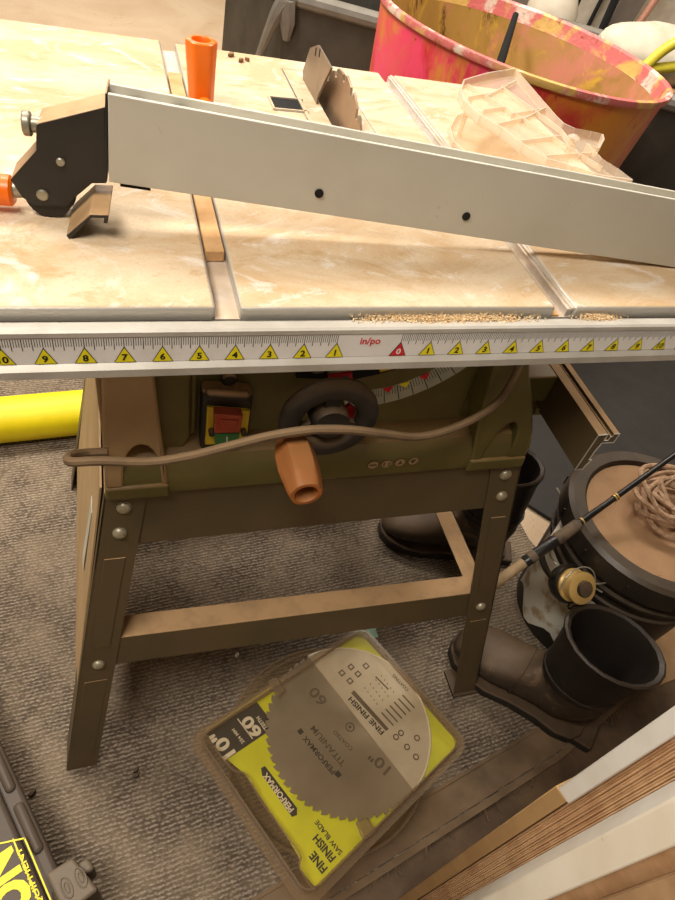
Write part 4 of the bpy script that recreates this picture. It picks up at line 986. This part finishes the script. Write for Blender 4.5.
# ================================================================== WHITE PANEL WITH FLUTED CORE standing at right
pn = thing('fluted_panel', (.10, -.30, FZ), 'tall white edged panel with tan fluted core standing on edge at lower right', 'panel')
def az(a, r): t = math.radians(a); return (CAM.x + r * math.cos(t), CAM.y + r * math.sin(t))
r0 = .325
e2d = Vector((math.cos(math.radians(9)), math.sin(math.radians(9)), 0))
def stand(name, a0, a1, rr0, rr1, z0, z1, m, depth=.10, bevel=.001):
    p0 = Vector((*az(a0, rr0), 0)); p1 = Vector((*az(a1, rr1), 0)); b = MB()
    q = [p0, p1, p1 + e2d * depth, p0 + e2d * depth]; b.slab([p + Vector((0, 0, z0)) for p in q], (0, 0, z1 - z0), m); return b.build(name, pn, bevel=bevel)
zsp = 1.0775 - 1.67 * r0
PTOP = 1.02
stand('wood_strip', 16.0, 13.6, r0, r0, FZ, zsp, 'wood')
stand('back_board', 15.6, 13.2, r0, r0, zsp, PTOP, 'wmetal')
b = MB(); rng = 13
p0 = Vector((*az(13.4, r0 + .004), 0)); p1 = Vector((*az(9.2, r0 - .004), 0))
for i in range(rng):
    t0, t1_ = i / rng, (i + .9) / rng; a = p0.lerp(p1, t0); c = p0.lerp(p1, t1_); jit = random.uniform(-.0008, .0012)
    a = a + e2d * jit; c = c + e2d * (jit + random.uniform(-.001, .002))
    zs = [FZ + (PTOP - FZ) * k / 24 for k in range(25)]
    rings = []
    for z in zs:
        o = e2d * random.uniform(-.0005, .0005); mid = (a + c) / 2 - e2d * .0011
        rings.append([v + o + Vector((0, 0, z)) for v in (a, mid, c, c + e2d * .09, a + e2d * .09)])
    b.ring_loft(rings, 'flute')
a = p0 + e2d * .004; c = p1 + e2d * .004; b.slab([v + Vector((0, 0, FZ)) for v in (a, c, c + e2d * .08, a + e2d * .08)], (0, 0, PTOP - FZ), 'flute')
b.build('fluted_core', pn, label='tan fluted paper core')
stand('front_board', 9.6, 8.2, r0 - .012, r0 - .024, FZ, PTOP, 'wmetal', .11)
stand('front_face', 8.3, 4.0, r0 - .025, r0 - .032, FZ, PTOP, 'wpaint', .12, .002)
b = MB(); q0 = Vector((*az(4.1, r0 - .022), 0)); q1 = Vector((*az(.5, r0 - .018), 0)); rings = []
for k in range(41):
    z = FZ + (PTOP - FZ) * k / 40; j = e2d * random.uniform(-.002, .002); rings.append([v + Vector((0, 0, z)) for v in (q0, q1 + j, q1 + e2d * .1, q0 + e2d * .1)])
b.ring_loft(rings, 'flute'); b.build('outer_wrap', pn, label='rough tan outer layer')
b = MB(); q0 = Vector((*az(1.6, r0 - .036), 0)); q1 = Vector((*az(-12, r0 - .03), 0)); b.slab([v + Vector((0, 0, FZ)) for v in (q0, q1, q1 + e2d * .1, q0 + e2d * .1)], (0, 0, PTOP - FZ), 'kraft')
b.build('board_side', pn)

# ================================================================== BACKGROUND behind the table
# red paint-stained tub
TZ = .70
import itertools
TAx = Vector((.0735, -.0054, 1)).normalized(); TR = .3715; Hh = .70
TCn = Vector((.7613, 1.2269, .70)) - TAx * Hh
tub = thing('paint_tub', (TCn.x, TCn.y, FZ), 'big round plastic tub stained with red, pink and yellow paint behind the saw', 'tub')
KW = dict(axis=TAx, caps=(False, False))
b = MB(); b.lathe([(0, 0), (.285, 0), (.293, .01), (TR - .011, Hh - .03), (TR - .010, Hh - .014)], TCn, 'tub_out', 72, **KW); b.build('outer_wall', tub)
b = MB(); b.lathe([(TR - .021, Hh - .040), (.286, .016), (0, .014)], TCn, 'tub_in', 72, **KW); b.build('inner_wall', tub)
b = MB(); b.lathe([(TR - .0212, Hh - .0405), (TR - .0205, Hh - .038), (TR - .015, Hh - .006), (TR - .009, Hh), (TR - .001, Hh - .002), (TR + .001, Hh - .009), (TR - .001, Hh - .015), (TR - .010, Hh - .018), (TR - .012, Hh - .012)], TCn, 'rim', 72, **KW); b.build('rim', tub, label='paint crusted rim')
# black strap inside tub
b = MB(); s0, s1 = Yp(516, 14, 1.50), Yp(502, 58, 1.42)
b.tube([s1 + (s1 - s0) * 1.6, s1, s0], [.010, .012, .008], 'black', 10); tag(b.build('stirring_stick'), 'black stick leaning inside the paint stained tub', 'stick')
# black tote
tf0, tf1 = Vector((.335, 2.03, 0)), Vector((1.70, 1.30, 0)); td = (tf1 - tf0).normalized(); tn = Vector((-td.y, td.x, 0))
tt = thing('storage_tote', tf0 + td * .7 + tn * .3 + Vector((0, 0, FZ)), 'large black plastic tote with grey rim standing behind the paint tub', 'tote')
def TT(a, c, z): return tf0 + td * a + tn * c + Vector((0, 0, z))
Lt, Dt, Ht = 1.55, .62, .525
b = MB()
_q = Yp(226, 20, 2.45); cf = Vector((_q.x, 2.45, 0)) - tf0; cA, cB = cf.dot(td), cf.dot(tn)
o0, o1 = [(.03, .03), (Lt - .03, .03), (Lt - .03, Dt - .03), (cA + .02, Dt - .03), (cA - .02, cB)], [(0, 0), (Lt, 0), (Lt, Dt), (cA, Dt), (cA, cB)]
b.ring_loft([[TT(x, y, FZ) for x, y in o0], [TT(x, y, Ht) for x, y in o1], [TT(x + (.008 if x < .5 else -.008), y + (.008 if y < .3 else -.008), Ht) for x, y in o1], [TT(x + (.008 if x < .5 else -.008), y + (.008 if y < .3 else -.008), FZ + .01) for x, y in o0]], 'tote', True, True)
b.build('tote_body', tt, bevel=.01)
b = MB(); b.tube([TT(x, y, Ht) for x, y in itertools.chain(*[[Vector(o1[i]).lerp(Vector(o1[(i + 1) % 5]), k) for k in (.04, .1, .5, .9, .96)] for i in range(5)])], .024, 'toterim', 10, closed=True); b.build('tote_rim', tt)
b = MB(); c0 = TT(0, 0, Ht); b.tube(smooth_path([TT(.02, -.012, Ht - .005), TT(-.01, -.02, Ht - .06), TT(-.05, .0, Ht - .16), TT(-.10, .03, Ht - .30)], 5), [.030, .030, .028, .026, .024, .022, .020, .018, .017, .016, .014, .013, .012, .011, .010, .009], 'toterim', 8); b.tube([TT(.02, -.012, Ht - .01), TT(.03, -.012, Ht - .07), TT(.03, -.008, Ht - .12)], [.032, .026, .012], 'toterim', 8); b.build('corner_handle', tt)
# clutter standing behind the tote
def upright(name, top, bot, y, w, th, m, label, cat, group=None, rnd=False):
    p = Yp(*bot, y); q = Yp(*top, y); d = (q - p).normalized(); q = q + d * .45; p = p - d * ((p.z - .004 - abs(d.x) * w / 2) / d.z)
    b = MB()
    if rnd: b.cyl(p, q, w / 2, m, 14)
    else:
        s_ = d.cross(Vector((0, 1, 0))).normalized(); b.slab([p - s_ * w / 2, p + s_ * w / 2, q + s_ * w / 2, q - s_ * w / 2], Vector((0, th, 0)), m)
    return tag(b.build(name, bevel=0 if rnd else .002), label, cat, group)
GB, GR = 'boards leaning behind the tub', 'black rods behind the tub'
upright('board', (590, 0), (566, 45), 2.66, .12, .02, 'lightboard', 'pale narrow board leaning behind the tub, leftmost', 'board', GB)
upright('board', (609, 0), (582, 45), 2.72, .14, .02, 'lightboard', 'pale board leaning behind the tub, between the dark strips', 'board', GB)
upright('board', (634, 0), (604, 50), 2.60, .12, .02, 'greyboard', 'dark grey board leaning behind the tub beside the pink pipe', 'board', GB)
upright('board', (668, 0), (632, 58), 2.78, .26, .02, 'lightboard', 'pale wide board leaning at the far right behind the pink pipe', 'board', GB)
upright('rod', (578, 0), (569, 20), 2.50, .026, 0, 'black', 'thin black rod standing by the white jug behind the tub', 'rod', GR, True)
upright('rod', (601, 0), (588, 26), 2.56, .018, 0, 'black', 'thin black rod between two pale boards', 'rod', GR, True)
upright('rod', (615, 0), (600, 34), 2.50, .034, 0, 'black', 'thick black rod left of the dark grey board', 'rod', GR, True)
upright('pipe', (655, 0), (624, 45), 2.46, .030, 0, 'copper', 'thin pinkish copper pipe leaning behind the tub', 'pipe', None, True)
jc = Yp(556, 0, 2.42); jg = thing('jug', (jc.x, 2.42, FZ), 'white plastic jug behind the rim of the paint tub', 'jug')
b = MB(); b.lathe([(0, 0), (.10, 0), (.105, .02), (.105, jc.z - .02), (.08, jc.z + .04), (.05, jc.z + .07), (.05, jc.z + .11), (0, jc.z + .11)], (jc.x, 2.42, FZ), 'jug', 32, caps=(False, False)); b.build('jug_body', jg)
b = MB(); b.lathe([(.056, jc.z + .08), (.056, jc.z + .115), (0, jc.z + .115)], (jc.x, 2.42, FZ), 'greyboard', 28, caps=(False, False)); b.build('cap', jg)
# sack resting in the tote
sc_ = pln(652, 52, (0, 1.70, 0), (0, 1, 0)); b = MB(); n = 28; rings = []
for i in range(15):
    t = i / 14; ang_ = PI * t; r = max(.02, math.sin(ang_) ** .6)
    rings.append([Vector((sc_.x + .10 + .24 * -math.cos(ang_), sc_.y + .08 + .13 * r * math.cos(2 * PI * j / n), sc_.z - .03 + .095 * r * math.sin(2 * PI * j / n) * (1 + .12 * noise.noise(Vector((i * .5, j * .4, 0)))))) for j in range(n)])
b.ring_loft(rings, 'sack'); sk = thing('sack', (sc_.x + .1, sc_.y + .08, sc_.z - .13), 'stuffed off white sack at the top right behind the tub', 'sack'); b.build('sack_body', sk)
b = MB(); b.tube([r_[4] + Vector((0, -.002, .003)) for r_ in rings], .004, 'sack', 6); b.build('seam', sk)
b = MB(); b.lo((sc_.x - .02, sc_.y + .02, .02), (sc_.x + .34, sc_.y + .2, sc_.z - .118), 'kraft'); 
tag(b.build('box'), 'tall brown cardboard box under the off white sack', 'box')
# hose
for k, (off, lab) in enumerate(((0, 'pale yellow hose loop at the right edge, upper one'), (9, 'deeper yellow hose loop at the right edge, lower one'))):
    P = [Yp(px, py + off * (1 if k else 0), 1.50) for px, py in ((640, 72 if not k else 58), (650, 62 if not k else 60), (664, 50 if not k else 59), (680, 40 if not k else 57), (705, 26 if not k else 50))]
    b = MB(); b.tube(smooth_path(P), .016, 'hose', 12); tag(b.build('hose'), lab, 'hose', 'yellow hose loops')
p = Yp(668, 112, 1.62); b = MB(); b.lo((p.x - .04, p.y, FZ + .02), (p.x + .05, p.y + .1, p.z + .06), 'kraft'); tag(b.build('box'), 'brown cardboard box inside the tote at the right edge', 'box')

# ================================================================== LIGHT
def area(name, loc, to, sx, sy, power, col):
    l = bpy.data.lights.new(name, 'AREA'); l.shape = 'RECTANGLE'; l.size = sx; l.size_y = sy; l.energy = power; l.color = col
    o = bpy.data.objects.new(name, l); COL.objects.link(o); o.location = loc
    o.rotation_euler = (Vector(to) - Vector(loc)).to_track_quat('-Z', 'Y').to_euler(); return o
WARM = (1, .93, .83)
area('unseen_overhead_light', (-1.0, 1.2, 2.5), (-.9, 1.1, 0), 1.2, .35, 64, WARM)
area('unseen_overhead_light', (1.0, 1.35, 2.5), (1.35, 2.3, 0), 1.2, .35, 62, WARM)  # unseen light, aimed to brighten the boards behind the tub
area('unseen_overhead_light', (-.9, -.55, 2.5), (-.8, -.45, 0), 1.2, .35, 44, WARM)
area('unseen_overhead_light', (-.3, 3.6, 2.5), (-.3, 3.5, 0), 1.2, .35, 55, WARM)  # unseen light, added to brighten the far floor
scuff(M['leather'], '7d6548', 14, .56, .62, .5); scuff(M['rubber'], '5e4a33', 10, .60, .66, .6); scuff(M['wpaint'], 'b09a78', 9, .64, .68, .5); scuff(M['lid'], '6a4c33', 12, .60, .68, .5); scuff(M['bucket'], '5c5044', 12, .6, .66, .4); scuff(M['tote'], '6a6355', 10, .62, .68, .35)
w = bpy.data.worlds.new('world'); sc.world = w; w.use_nodes = True
w.node_tree.nodes['Background'].inputs[0].default_value = (.9, .75, .6, 1); w.node_tree.nodes['Background'].inputs[1].default_value = .035
sc.view_settings.view_transform = 'Standard'; sc.view_settings.look = 'None'; sc.view_settings.exposure = 0; sc.view_settings.gamma = 1; sc.view_settings.use_curve_mapping = False
for o in COL.objects:
    if '_o' in o: del o['_o']
